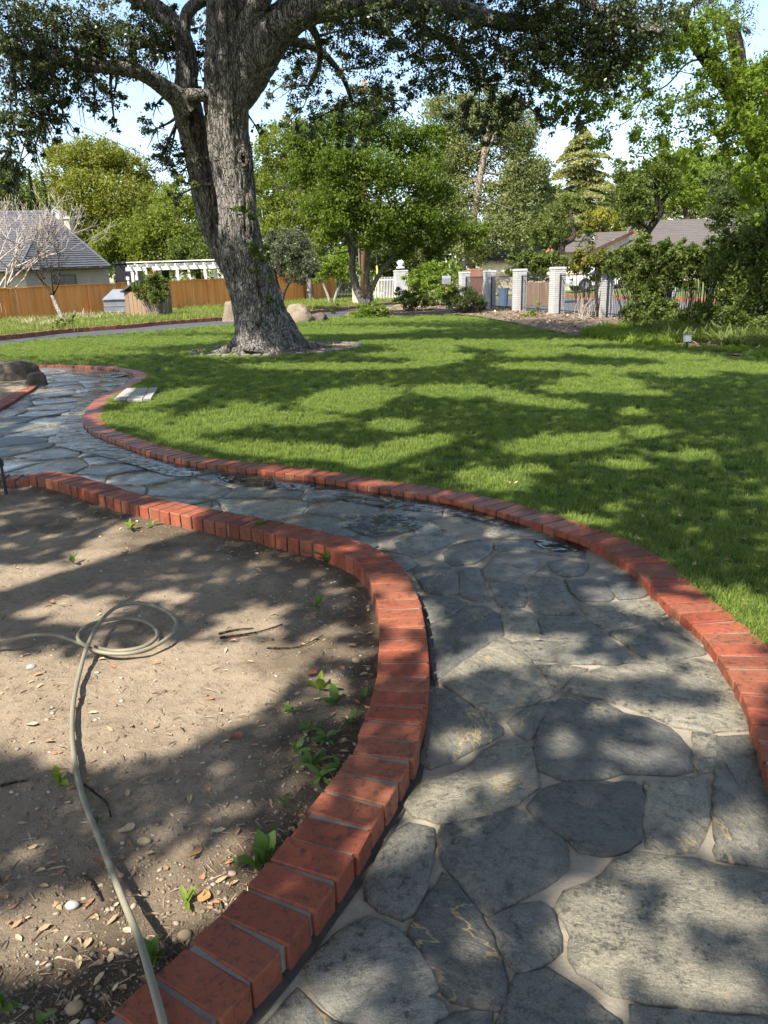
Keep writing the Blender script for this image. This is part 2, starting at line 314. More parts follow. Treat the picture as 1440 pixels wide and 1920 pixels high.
def offset(pts, d):
    P = [np.array(p, float) for p in pts]; out = []
    for i in range(len(P)):
        t = P[min(i+1, len(P)-1)]-P[max(i-1, 0)]; t /= np.linalg.norm(t[:2])+1e-9
        out.append(P[i]+np.array([-t[1]*d, t[0]*d, 0]))
    return out
LW = gl(LEFT_IN, ZL); RW = gl(RIGHT_IN, ZR)
LC = offset(LW, .10); RC = offset(RW, -.112)     # centre lines of the two brick edgings
LOUT = offset(LW, .17); ROUT = offset(RW, -.19)
# lawn
LAWN_FAR = [(-260,668),(0,647),(100,636),(200,629),(300,620),(435,609),(500,604),(600,600),(700,597),(760,595),(800,593),(860,592),(900,596),(960,607),(1020,620),(1080,632),(1130,639),(1200,650),(1290,659),(1350,665),(1440,674),(1640,690),(1900,720)]
def flat(p, z): return (float(p[0]), float(p[1]), z)
LAWN_W = [flat(p, .02) for p in ROUT[1:]] + [flat(p, .02) for p in gl(LAWN_FAR, .02)] + [(9.0, 5.0, .02), (6.5, 2.0, .02)]
LAWN_W = LAWN_W[::-1]
# hole for the oak's ring is covered by the ring bed, set higher
poly_sheet('lawn', LAWN_W, M['lawn'])
DRIVE = [(-260,668),(0,647),(100,636),(200,629),(300,620),(435,609),(560,601),(640,592),(700,585),(745,578)]
DRIVE_F = [(-260,655),(0,637),(120,624),(240,615),(300,609),(435,599),(560,590),(640,581),(690,575),(735,570)]
poly_sheet('driveway', [flat(p, -.02) for p in gl(DRIVE)] + [flat(p, -.02) for p in gl(DRIVE_F)[::-1]], M['asphalt'])
dk = gl(DRIVE_F); verge = [flat(p, .03) for p in offset(dk, .12)]
VERGE_W = verge + [(5.5, 66, .03), (-8, 72, .03), (-30, 50, .03), (-34, 24, .03)]
poly_sheet('verge', VERGE_W, M['dirtfar'])
mul = [flat(p, .0) for p in gl([(640,596),(700,594),(760,592),(800,590),(860,589),(900,593),(960,604),(1020,617),(1080,629),(1130,636),(1200,647),(1290,656),(1350,662),(1440,671),(1640,687),(1900,717)])]
poly_sheet('mulch_bed', mul + [(20, 16, 0), (11.6, 17.5, 0), (7.0, 37, 0), (4.2, 50, 0), (2, 52, 0), (-1.5, 42, 0)], M['mulch'])
poly_sheet('street', [(12.2, 16, -.03), (60, 16, -.03), (60, 60, .0), (11.5, 56, .0), (4.5, 58, 0), (7.2, 38, -.02)], M['street'])
# far side of the street: kerb and lawn rising to the drive-in
def far_side():
    a = np.array([12.0, 60.0]); b = np.array([19.5, 28.0]); n = np.array([.974, .226])
    mb = MB(); mb.add([(a[0],a[1],-.05),(b[0],b[1],-.05),(b[0],b[1],.22),(a[0],a[1],.22),(a[0]+.25,a[1],.23),(b[0]+.25,b[1],.23)], [(0,1,2,3),(3,2,5,4)])
    c = mb.build('street_kerb', M['fascia']); tag(c, 'low reddish kerb on the far side of the street', 'kerb')
    V = [(a[0]+.25, a[1], .225), (b[0]+.25, b[1], .225), (b[0]+8, b[1]+2, .8), (a[0]+8, a[1]+2, .8), (a[0]+60, a[1]+20, 1.0), (b[0]+60, b[1]+10, 1.0)]
    me = bpy.data.meshes.new('far_lawn'); me.from_pydata(V, [], [(0,1,2,3),(3,2,5,4)]); me.materials.append(M['grass']); o = obj('far_lawn', me); o['kind'] = 'structure'
far_side()
# ---------------------------------------------------------------- soil bed
SOIL_POLY = [(p[0], p[1]) for p in LC] + [(-3.35, 6.62), (-9, 6.75), (-9, .45), (-.6, .45)]
def soil_z(x, y):
    return -.012 + .022*vnoise(x, y, .9, 3) + .014*vnoise(x, y, 3.1, 7) + .009*vnoise(x, y, 9, 1) + .006*vnoise(x, y, 24, 5)
def soil():
    st = .026; xs = np.arange(-6.2, .5, st); ys = np.arange(.5, 6.8, st)
    X, Y = np.meshgrid(xs, ys); ins = in_poly(X, Y, SOIL_POLY); px = pj(np.stack([X, Y, 0*X], -1)); ins &= (px[..., 0] > -250) & (px[..., 1] < 2200)
    idx = -np.ones(X.shape, int); V = []; 
    for j in range(X.shape[0]):
        for i in range(X.shape[1]):
            if ins[j, i]: idx[j, i] = len(V); V.append((X[j, i], Y[j, i], soil_z(X[j, i], Y[j, i])))
    a, b, c, d = idx[:-1, :-1], idx[:-1, 1:], idx[1:, 1:], idx[1:, :-1]; ok = (a >= 0) & (b >= 0) & (c >= 0) & (d >= 0)
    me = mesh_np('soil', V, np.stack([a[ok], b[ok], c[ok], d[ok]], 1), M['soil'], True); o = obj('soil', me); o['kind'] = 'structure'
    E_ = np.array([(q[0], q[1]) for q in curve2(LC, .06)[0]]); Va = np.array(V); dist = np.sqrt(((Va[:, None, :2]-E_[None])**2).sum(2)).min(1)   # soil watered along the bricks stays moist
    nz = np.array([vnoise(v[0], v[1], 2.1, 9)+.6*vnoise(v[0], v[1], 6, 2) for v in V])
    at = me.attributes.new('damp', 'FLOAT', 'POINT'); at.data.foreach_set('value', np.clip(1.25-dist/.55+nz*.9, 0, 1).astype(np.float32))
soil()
# ---------------------------------------------------------------- path: mortar bed and flagstones
path_poly = [flat(p, -.004) for p in RC] + [(-11, 14, -.004), (-9.4, 6.7, -.004), (-3.2, 6.72, -.004)] + [flat(p, -.004) for p in LC[::-1]]
PATH = poly_sheet('path', path_poly[::-1], M['mortar'])
RIGHT_SEG = [(p[0], p[1]) for p in curve2(RC, .05)[0]]; LEFT_SEG = [(p[0], p[1]) for p in curve2(LC, .05)[0]]
PATH_XY = [(p[0], p[1]) for p in path_poly]
def clip(poly, p, n):
    """keep the side of the polygon where (q-p).n <= 0"""
    out = []
    for i in range(len(poly)):
        a, b = poly[i-1], poly[i]; da = (a[0]-p[0])*n[0]+(a[1]-p[1])*n[1]; db = (b[0]-p[0])*n[0]+(b[1]-p[1])*n[1]
        if (da <= 0) != (db <= 0):
            t = da/(da-db); out.append((a[0]+(b[0]-a[0])*t, a[1]+(b[1]-a[1])*t))
        if db <= 0: out.append(b)
    return out
def inp(x, y, poly):
    c = False; j = len(poly)-1
    for i in range(len(poly)):
        xi, yi = poly[i][0], poly[i][1]; xj, yj = poly[j][0], poly[j][1]
        if (yi > y) != (yj > y) and x < (xj-xi)*(y-yi)/(yj-yi)+xi: c = not c
        j = i
    return c
def area(p): return .5*sum(p[i-1][0]*p[i][1]-p[i][0]*p[i-1][1] for i in range(len(p)))
def flagstone(poly, col, wet=0.0, jit=.012, seg=.09, rel=.003, inset=.012, top=None, grow=0):
    if area(poly) < 0: poly = poly[::-1]
    if area(poly) < .006: return
    P = []
    for i in range(len(poly)):
        a = np.array(poly[i]); b = np.array(poly[(i+1) % len(poly)]); m = max(1, int(np.linalg.norm(b-a)/seg))
        for k in range(m): P.append(a+(b-a)*k/m)
    P = np.array(P); n = len(P)
    P = .96*P+.02*np.roll(P, 1, 0)+.02*np.roll(P, -1, 0)
    if grow: P = P+grow*np.array([[q[1], -q[0]] for q in (np.roll(P, -1, 0)-np.roll(P, 1, 0))/(np.linalg.norm(np.roll(P, -1, 0)-np.roll(P, 1, 0), axis=1)[:, None]+1e-9)])
    P += RNG.normal(0, jit*.24, P.shape)
    c = P.mean(0); T = np.roll(P, -1, 0)-np.roll(P, 1, 0); N = np.stack([T[:, 1], -T[:, 0]], 1); N /= np.linalg.norm(N, axis=1)[:, None]+1e-9
    zt = (RNG.uniform(.004, .011) if top is None else top); tx, ty = RNG.normal(0, .006, 2)
    def z(q, e): return zt+tx*(q[:, 0]-c[0])*1.3+ty*(q[:, 1]-c[1])+e+RNG.normal(0, rel*.4, len(q))
    r0 = np.c_[P, np.full(n, -.03)]; r1 = np.c_[P-N*.002, z(P, -.006)]; q2 = P-N*inset*(.6+.8*RNG.random((n, 1))); r2 = np.c_[q2, z(q2, 0)]
    q3 = c+(q2-c)*.55; r3 = np.c_[q3, z(q3, 0)+RNG.normal(0, rel, n)]
    V = np.r_[r0, r1, r2, r3, [[c[0], c[1], zt+RNG.normal(0, rel)]]]; V[:, 0] -= c[0]; V[:, 1] -= c[1]; F = []
    for k in range(3):
        for i in range(n): F.append((k*n+i, k*n+(i+1) % n, (k+1)*n+(i+1) % n, (k+1)*n+i))
    for i in range(n): F.append((3*n+i, 3*n+(i+1) % n, 4*n))
    me = bpy.data.meshes.new('flagstone'); me.from_pydata(V.tolist(), [], F); me.materials.append(M['stone'])
    me.polygons.foreach_set('use_smooth', [False]*n+[True]*(len(F)-n))
    o = obj('flagstone', me, PATH, (c[0], c[1], 0)); o.color = (*col, wet); return o
DK = (.079, .078, .073); MD = (.130, .124, .106); GR = (.158, .152, .136); TN = (.184, .168, .134); GN = (.106, .107, .096); BL = (.108, .106, .099)
TR = [
 (MD, [(805,1285),(850,1300),(890,1330),(910,1335),(938,1362),(940,1372),(885,1400),(850,1420),(810,1435),(792,1425),(797,1380),(805,1330)]),
 (TN, [(885,1435),(920,1400),(955,1387),(980,1390),(997,1405),(1002,1440),(1007,1470),(970,1500),(920,1525),(870,1532),(820,1537),(780,1525),(762,1505),(795,1465),(845,1455)]),
 (DK, [(1040,1318),(1065,1305),(1120,1310),(1170,1335),(1215,1345),(1260,1365),(1290,1400),(1297,1440),(1265,1447),(1165,1443),(1110,1458),(1065,1460),(1040,1450),(1015,1440),(1004,1400),(1012,1370),(1025,1340)]),
 (DK, [(992,1510),(1020,1480),(1060,1468),(1110,1468),(1190,1466),(1203,1478),(1200,1520),(1195,1570),(1170,1590),(1130,1598),(1090,1590),(1070,1570),(1040,1550),(1010,1530)]),
 (TN, [(1212,1465),(1322,1458),(1326,1520),(1320,1565),(1300,1588),(1260,1592),(1215,1582),(1208,1540),(1214,1500)]),
 (MD, [(1347,1382),(1400,1376),(1450,1480),(1490,1620),(1440,1620),(1347,1605),(1342,1500)]),
 (MD, [(830,1545),(870,1537),(930,1522),(965,1514),(985,1522),(1020,1540),(1050,1570),(1062,1590),(1060,1620),(1040,1640),(1010,1660),(960,1685),(915,1712),(890,1680),(850,1630),(830,1600),(824,1570)]),
 (BL, [(765,1542),(808,1552),(811,1570),(800,1640),(778,1705),(755,1715),(715,1700),(690,1680),(690,1650),(715,1600),(740,1560)]),
 (DK, [(833,1638),(850,1650),(880,1690),(910,1730),(935,1790),(946,1830),(945,1870),(935,1882),(900,1880),(850,1868),(825,1840),(820,1815),(790,1780),(770,1745),(775,1725),(800,1690)]),
 (BL, [(918,1720),(960,1700),(1015,1690),(1040,1706),(1045,1750),(1048,1780),(1010,1800),(975,1820),(950,1780),(935,1750)]),
 (TN, [(1042,1700),(1062,1670),(1100,1655),(1132,1640),(1152,1610),(1190,1598),(1250,1602),(1440,1637),(1510,1665),(1560,1900),(1440,1890),(1330,1883),(1230,1873),(1150,1853),(1090,1818),(1072,1790),(1074,1750),(1062,1720)]),
 (BL, [(975,1827),(1030,1817),(1060,1837),(1110,1872),(1160,1907),(1180,1960),(1130,2010),(950,2000),(930,1950),(945,1900),(960,1850)]),
 (GR, [(690,1718),(740,1737),(775,1780),(800,1815),(815,1850),(800,1870),(828,1882),(838,1898),(800,1918),(740,1930),(640,1902),(590,1850),(580,1800),(630,1752)]),
 (DK, [(850,1900),(890,1892),(922,1900),(912,1950),(870,2000),(750,1990),(722,1952),(800,1937)]),
 (GR, [(556,1855),(615,1912),(715,1945),(700,2050),(500,2050),(440,1985)]), (GR, [(1185,1885),(1240,1890),(1340,1903),(1440,1912),(1570,1930),(1600,2080),(1230,2060),(1195,1960)]),
 (TN, [(825,1275),(870,1240),(940,1192),(960,1202),(990,1230),(1020,1270),(1035,1300),(1000,1315),(910,1332),(885,1315),(855,1295)]),
 (DK, [(802,1172),(850,1152),(885,1132),(910,1133),(938,1150),(943,1185),(900,1218),(840,1260),(815,1272),(808,1240)]),
 (TN, [(1075,1272),(1130,1252),(1220,1242),(1310,1233),(1345,1242),(1370,1290),(1390,1330),(1402,1362),(1330,1368),(1270,1358),(1200,1328),(1130,1305),(1062,1295)]),
 (MD, [(965,1203),(1012,1207),(1020,1190),(1012,1157),(1090,1152),(1120,1177),(1160,1207),(1193,1239),(1150,1241),(1070,1239),(1000,1233)]),
 (TN, [(942,1140),(965,1136),(990,1146),(1003,1165),(1016,1190),(1012,1201),(980,1198),(950,1186)]), (MD, [(1147,1186),(1220,1172),(1278,1177),(1322,1222),(1240,1236),(1215,1231),(1182,1210)]),
 (MD, [(1225,1160),(1260,1156),(1285,1166),(1315,1200),(1318,1212),(1262,1178)]), (TN, [(1092,1131),(1180,1126),(1240,1122),(1253,1143),(1220,1158),(1142,1178),(1107,1164)]),
 (GN, [(1132,1086),(1170,1064),(1185,1070),(1218,1108),(1200,1118),(1162,1121),(1147,1105)]), (MD, [(987,1095),(1020,1058),(1035,1077),(1055,1092),(1070,1120),(1083,1148),(1012,1148),(992,1130)]),
 (MD, [(907,1065),(930,1037),(990,1037),(1010,1046),(1004,1060),(960,1084),(917,1087)]), (DK, [(1027,1051),(1060,1047),(1103,1056),(1093,1074),(1060,1079),(1042,1070)]),
 (BL, [(927,1010),(1010,1009),(1060,1011),(1098,1030),(1093,1044),(1060,1041),(1010,1034),(932,1029)]), (DK, [(834,1035),(852,1019),(900,1010),(923,1016),(920,1034),(890,1054),(850,1057),(839,1050)]),
 (MD, [(739,1010),(772,996),(830,991),(853,1001),(853,1011),(810,1029),(780,1044),(752,1035)]), (BL, [(864,1066),(895,1062),(904,1090),(918,1124),(892,1124),(867,1115)]),
 (DK, [(777,1066),(830,1057),(853,1066),(860,1110),(840,1114),(802,1109),(787,1090)]), (BL, [(787,1117),(850,1120),(873,1131),(840,1153),(807,1166),(797,1140)]),
 (MD, [(957,1350),(980,1332),(1033,1312),(1028,1330),(1010,1363),(990,1383),(967,1371)]), (TN, [(1000,1247),(1060,1244),(1098,1252),(1088,1265),(1050,1284),(1030,1279)]),
 (DK, [(1062,1086),(1130,1087),(1148,1119),(1140,1124),(1092,1123),(1077,1110)]), (TN, [(1302,1372),(1343,1377),(1338,1440),(1312,1445)]), (BL, [(922,1092),(965,1092),(983,1101),(983,1134),(946,1138),(932,1124)]),
 (MD, [(1195,1085),(1215,1100),(1245,1118),(1225,1116)])]
traced_c = []
for col, p in TR:
    w = [(q[0], q[1]) for q in gl(p, .008)]; traced_c.append(w)
    yy = sum(q[1] for q in p)/len(p)
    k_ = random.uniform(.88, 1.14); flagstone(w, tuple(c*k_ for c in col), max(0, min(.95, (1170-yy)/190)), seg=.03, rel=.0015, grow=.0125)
PUD = ([(268,700),(253,712),(232,722),(200,738),(178,752),(163,772),(157,787),(165,800),(190,815),(225,830),(272,846),(330,861),(360,868),(385,885),(330,893),(280,880),(230,865),(180,852),(120,838),(105,815),(120,790),(135,765),(160,740),(175,722),(200,706),(230,699)],
              [(150,690),(230,693),(250,699),(225,708),(170,705),(120,697)], [(400,886),(520,890),(610,904),(650,915),(560,918),(470,912),(420,900)],
              [(640,985),(700,962),(770,965),(800,985),(740,1000),(690,1005)], [(1000,1010),(1060,1005),(1110,1022),(1080,1032),(1020,1028)], [(620,925),(700,920),(780,932),(850,945),(940,965),(990,982),(960,990),(860,965),(760,955),(660,940)])
# the rest: irregular cells further along the path
NEAR = gl([(640,1010),(740,995),(860,985),(985,1003),(1100,1022),(1130,1060)], 0)
def far_stones():
    seeds = []
    tries = 0
    while tries < 30000 and len(seeds) < 400:
        tries += 1
        x = random.uniform(-10.5, 2.2); y = random.uniform(3.2, 17)
        if not inp(x, y, PATH_XY): continue
        if any(inp(x, y, w) for w in traced_c): continue
        px, py = pj((x, y, 0))
        if px < -260 or py > 1100: continue
        if py > 1000 and px > 735: continue
        sp = .40+.014*y
        if all((x-a)**2+((y-b)*1.15)**2 > sp*sp*random.uniform(.7, 1.3) for a, b in seeds): seeds.append((x, y))
    allc = seeds + [tuple(np.mean(w, 0)) for w in traced_c]
    for (x, y) in seeds:
        cell = [(x-.8, y-.8), (x+.8, y-.8), (x+.8, y+.8), (x-.8, y+.8)]
        for (a, b) in allc:
            if (a, b) == (x, y) or abs(a-x) > 1.7 or abs(b-y) > 1.7: continue
            d = np.array([a-x, b-y]); L_ = np.linalg.norm(d); d /= L_; m = (x+d[0]*(L_/2-.009), y+d[1]*(L_/2-.009))
            cell = clip(cell, m, d)
            if len(cell) < 3: break
        if len(cell) < 3: continue
        for w in traced_c:                                          # keep clear of the neighbours already laid
            for q in w:
                dx, dy = q[0]-x, q[1]-y
                if abs(dx) < .8 and abs(dy) < .8 and inp(q[0], q[1], cell):
                    l = math.hypot(dx, dy); cell = clip(cell, (q[0]-dx/l*.02, q[1]-dy/l*.02), (dx/l, dy/l))
        for seg, lim in ((LEFT_SEG, .06), (RIGHT_SEG, .06)):
            k = min(range(len(seg)), key=lambda i: (seg[i][0]-x)**2+(seg[i][1]-y)**2); q = seg[k]; dx, dy = q[0]-x, q[1]-y; l = math.hypot(dx, dy)
            if l < .8: cell = clip(cell, (q[0]-dx/l*lim, q[1]-dy/l*lim), (dx/l, dy/l))
        if len(cell) < 3: continue
        px, py = pj((x, y, 0))
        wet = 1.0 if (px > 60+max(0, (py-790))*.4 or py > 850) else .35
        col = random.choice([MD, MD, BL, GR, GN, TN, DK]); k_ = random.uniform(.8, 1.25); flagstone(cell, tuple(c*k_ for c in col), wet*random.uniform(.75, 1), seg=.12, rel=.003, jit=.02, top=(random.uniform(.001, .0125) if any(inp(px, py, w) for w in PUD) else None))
far_stones()
def puddles():
    for p in PUD:
        w = [flat(q, 0.0118) for q in gl(p, 0.0118)]
        c = np.mean(w, 0); P, _ = smooth_path(w+[w[0]], np.ones(len(w)+1), 3)
        o = poly_sheet('puddle', [(a, b, 0.0118) for a, b, _ in P[:-1]][::-1], M['water']); 
puddles()
# ---------------------------------------------------------------- brick edgings
def edge_gap():
    # dark silt washed into the groove between the raised bricks and the paving
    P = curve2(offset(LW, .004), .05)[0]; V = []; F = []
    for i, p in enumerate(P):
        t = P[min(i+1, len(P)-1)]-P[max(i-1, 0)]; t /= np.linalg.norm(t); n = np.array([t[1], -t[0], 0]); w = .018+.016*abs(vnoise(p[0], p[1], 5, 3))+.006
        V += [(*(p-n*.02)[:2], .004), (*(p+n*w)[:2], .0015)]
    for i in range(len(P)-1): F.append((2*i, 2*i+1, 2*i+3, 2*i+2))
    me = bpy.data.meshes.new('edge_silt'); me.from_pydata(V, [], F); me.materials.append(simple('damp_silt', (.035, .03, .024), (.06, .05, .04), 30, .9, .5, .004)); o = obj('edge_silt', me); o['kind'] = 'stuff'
edge_gap()
def brick_mesh(l, w, h):
    mb = MB(); x, y, z = l/2, w/2, h
    mb.add([(-x,-y,0),(x,-y,0),(x,y,0),(-x,y,0),(-x,-y,z),(x,-y,z),(x,y,z),(-x,y,z)], [(0,3,2,1),(4,5,6,7),(0,1,5,4),(1,2,6,5),(2,3,7,6),(3,0,4,7)])
    me = bpy.data.meshes.new('brick'); me.from_pydata(mb.v, [], mb.f)
    bm = bmesh.new(); bm.from_mesh(me); bmesh.ops.bevel(bm, geom=bm.edges[:], offset=.0045, segments=1, affect='EDGES')
    for v in bm.verts: v.co += Vector([random.gauss(0, .0008) for _ in range(3)])
    bm.to_mesh(me); bm.free(); me.materials.append(M['brick']); return me
def edging(name, label, pts, z, step, l, w, h, zg, wetf, lim=298):
    root = empty(name, (float(pts[0][0]), float(pts[0][1]), 0), label, 'brick edging')
    Q, T, P = curve2([(p[0], p[1], 0) for p in pts], step)
    meshes = [brick_mesh(l, w, h) for _ in range(5)]; inv = np.array(root.location)
    for i, (q, t) in enumerate(zip(Q, T)):
        px, py = pj(q)
        if px < -200 or px > 1700 or py > 2150: continue
        o = obj('brick', meshes[i % 5], root); o.location = (q[0]-inv[0]+random.gauss(0, .002), q[1]-inv[1]+random.gauss(0, .002), z-h+random.gauss(0, .001))
        o.rotation_euler = (random.gauss(0, .012), random.gauss(0, .01), math.atan2(t[1], t[0])+pi/2+random.gauss(0, .012))
        b = random.choice((random.uniform(.85, 1.1), random.uniform(.62, 1.25))); r = random.random()*1.3
        c = (.245*b, (.052+.024*r)*b, (.022+.014*r)*b); o.color = (*c, wetf(px, py))
    mb = MB(); V = []; F = []; n = len(P)
    for i in range(0, n, 2):
        t = P[min(i+1, n-1)]-P[max(i-1, 0)]; t /= np.linalg.norm(t)+1e-9; nn = np.array([-t[1], t[0]]); hw = l/2-.012
        V += [(P[i][0]-nn[0]*hw, P[i][1]-nn[1]*hw, -.03), (P[i][0]-nn[0]*hw, P[i][1]-nn[1]*hw, zg), (P[i][0]+nn[0]*hw, P[i][1]+nn[1]*hw, zg), (P[i][0]+nn[0]*hw, P[i][1]+nn[1]*hw, -.03)]
    k = len(V)//4
    for i in range(k-1):
        a = i*4
        for j in range(3): F.append((a+j, a+4+j, a+5+j, a+1+j))
    mb.add(V, F); o = mb.build('mortar', M['grout'], root); o.location = -root.location
    return root
edging('brick_edging', 'raised red brick edging curving between the bare soil bed and the flagstone path', LC, ZL, .1065, .205, .0945, .105, ZL-.006, lambda x, y: .15 if y > 1000 else .35)
edging('brick_edging', 'long low red brick edging between the flagstone path and the lawn', RC, ZR, .1065, .225, .0945, .085, ZR-.007, lambda x, y: .25 if y > 1010 else .8)
edging('brick_edging', 'short lower piece of brick edging at the far left end of the soil bed', gl([(-180,905),(-60,899),(0,896),(66,893)], .04), .04, .1065, .22, .096, .08, .03, lambda x, y: .2)
edging('brick_edging', 'curved red brick edging of the rock bed at the left edge of the path', gl([(-120,800),(-40,775),(2,757),(24,743),(45,731),(58,722)], .05), .05, .1065, .22, .096, .08, .04, lambda x, y: .2)
poly_sheet('rock_bed_soil', [flat(p, .012) for p in gl([(-130,792),(-40,768),(0,752),(20,740),(42,729),(55,720),(62,705),(40,692),(0,690),(-200,696)], .012)][::-1], M['soil'])
def kerbline(name, label, pts, l, h, w, z, mat, cat, n=3, cl=(.34, .14, .09)):
    root = empty(name, (float(pts[0][0]), float(pts[0][1]), 0), label, cat)
    Q, T, P = curve2([(p[0], p[1], 0) for p in pts], l+.01); ms = [brick_mesh(l, w, h) for _ in range(n)]
    for m in ms: m.materials[0] = mat
    for i, (q, t) in enumerate(zip(Q, T)):
        px, py = pj(q)
        if px < -160 or px > 800: continue
        o = obj('brick', ms[i % n], root); o.location = (q[0]-root.location[0], q[1]-root.location[1], z-h+random.gauss(0, .006)); o.rotation_euler = (0, 0, math.atan2(t[1], t[0])+random.gauss(0, .02))
        b = random.uniform(.7, 1.1); o.color = (cl[0]*b, cl[1]*b, cl[2]*b, .1)
kerbline('driveway_kerb', 'low red brick kerb along the far side of the driveway', [flat(p, 0) for p in gl(DRIVE_F)], .22, .2, .12, .14, M['brick'], 'kerb')
# ---------------------------------------------------------------- grass
def scatter(name, pts, rot, scl, meshes, kind='stuff'):
    """real clumps set on points (one object), picked at random"""
    c = bpy.data.collections.new(name+'_clumps')
    for m in meshes: c.objects.link(bpy.data.objects.new(name+'_clump', m))
    me = bpy.data.meshes.new(name); me.vertices.add(len(pts)); me.vertices.foreach_set('co', np.asarray(pts, np.float32).ravel())
    a = me.attributes.new('rot', 'FLOAT_VECTOR', 'POINT'); a.data.foreach_set('vector', np.asarray(rot, np.float32).ravel())
    a = me.attributes.new('scl', 'FLOAT', 'POINT'); a.data.foreach_set('value', np.asarray(scl, np.float32))
    o = obj(name, me); o['kind'] = kind
    g = bpy.data.node_groups.new(name, 'GeometryNodeTree')
    g.interface.new_socket('Geometry', in_out='INPUT', socket_type='NodeSocketGeometry'); g.interface.new_socket('Geometry', in_out='OUTPUT', socket_type='NodeSocketGeometry')
    N = g.nodes.new; gi = N('NodeGroupInput'); go = N('NodeGroupOutput'); ci = N('GeometryNodeCollectionInfo'); ci.inputs[0].default_value = c
    ci.inputs['Separate Children'].default_value = True; ci.inputs['Reset Children'].default_value = True
    ip = N('GeometryNodeInstanceOnPoints'); ip.inputs['Pick Instance'].default_value = True
    ar = N('GeometryNodeInputNamedAttribute'); ar.data_type = 'FLOAT_VECTOR'; ar.inputs[0].default_value = 'rot'
    as_ = N('GeometryNodeInputNamedAttribute'); as_.data_type = 'FLOAT'; as_.inputs[0].default_value = 'scl'
    lk = g.links.new; lk(gi.outputs[0], ip.inputs['Points']); lk(ci.outputs[0], ip.inputs['Instance']); lk(ar.outputs[0], ip.inputs['Rotation']); lk(as_.outputs[0], ip.inputs['Scale']); lk(ip.outputs[0], go.inputs[0])
    md = o.modifiers.new('scatter', 'NODES'); md.node_group = g
    return o
def clump(n, rad, h, w, mat, lean=.5, seed=0):
    r = np.random.default_rng(seed); V = []; F = []
    for i in range(n):
        a = r.uniform(0, 2*pi); d = rad*math.sqrt(r.random()); x, y = d*math.cos(a), d*math.sin(a); b = r.uniform(0, 2*pi); hh = h*r.uniform(.55, 1.15); ln = hh*lean*r.uniform(.2, 1.3)
        dx, dy = math.cos(b), math.sin(b); sx, sy = -dy*w/2, dx*w/2; k = len(V)
        V += [(x-sx, y-sy, -.01), (x+sx, y+sy, -.01), (x+sx*.8+dx*ln*.35, y+sy*.8+dy*ln*.35, hh*.6), (x-sx*.8+dx*ln*.35, y-sy*.8+dy*ln*.35, hh*.6), (x+dx*ln, y+dy*ln, hh*.95)]
        F += [(k, k+1, k+2, k+3), (k+3, k+2, k+4)]
    me = bpy.data.meshes.new('grass_clump'); me.from_pydata(V, [], F); me.materials.append(mat); return me
def grass_pts(poly, bands, margin=120, mny=560):
    P = []; S = []
    A = np.array(poly)[:, :2]; lo, hi = A.min(0), A.max(0)
    for d0, d1, dens, sc in bands:
        x0, x1, y0, y1 = max(lo[0], -d1*.75), min(hi[0], d1*.75), max(lo[1], d0*.7), min(hi[1], d1)
        n = int((x1-x0)*(y1-y0)*dens)
        if n <= 0: continue
        X = RNG.uniform(x0, x1, n); Y = RNG.uniform(y0, y1, n); D = np.hypot(X, Y); p = pj(np.stack([X, Y, 0*X], -1))
        ok = (D >= d0) & (D < d1) & (p[:, 0] > -margin) & (p[:, 0] < 1440+margin) & (p[:, 1] < 2050) & in_poly(X, Y, A)
        P.append(np.stack([X[ok], Y[ok], np.full(ok.sum(), poly[0][2])], 1)); S.append(np.full(ok.sum(), sc)*RNG.uniform(.8, 1.2, ok.sum()))
    return np.concatenate(P), np.concatenate(S)
RING_C = np.array([-2.45, 18.9]); RING_R = np.array([1.98, 1.75])
def no_ring(P, S, k=1.0):
    ok = ((P[:, 0]-RING_C[0])/RING_R[0])**2+((P[:, 1]-RING_C[1])/RING_R[1])**2 > k
    return P[ok], S[ok]
P_, S_ = no_ring(*grass_pts(LAWN_W, [(2, 5.5, 420, .8), (5.5, 9, 190, 1.0), (9, 15, 115, 1.1), (15, 26, 52, 1.4), (26, 45, 20, 1.9)]))
eg = []
for q, t in zip(*curve2(offset(RW, -.232), .016)[:2]):
    px, py = pj(q)
    if -80 < px < 1560 and py < 1700:
        d = -abs(random.gauss(0, .035))+.012; eg.append((q[0]-t[1]*d, q[1]+t[0]*d, .02))
eg = np.array(eg); P_ = np.concatenate([P_, eg]); S_ = np.concatenate([S_, RNG.uniform(.7, 1.35, len(eg))])
rot = np.stack([RNG.normal(0, .12, len(P_)), RNG.normal(0, .12, len(P_)), RNG.uniform(0, 6.28, len(P_))], 1)
scatter('lawn_grass', P_, rot, S_, [clump(46, .055, .042, .0032, M['grass'], .8, s) for s in range(6)])
P_, S_ = grass_pts(VERGE_W, [(20, 34, 14, 1.0), (34, 50, 8, 1.3), (50, 70, 4, 1.6)])
rot = np.stack([RNG.normal(0, .15, len(P_)), RNG.normal(0, .15, len(P_)), RNG.uniform(0, 6.28, len(P_))], 1)
scatter('verge_grass', P_, rot, S_, [clump(40, .22, .22, .012, M['rough'], .7, s+20) for s in range(4)])
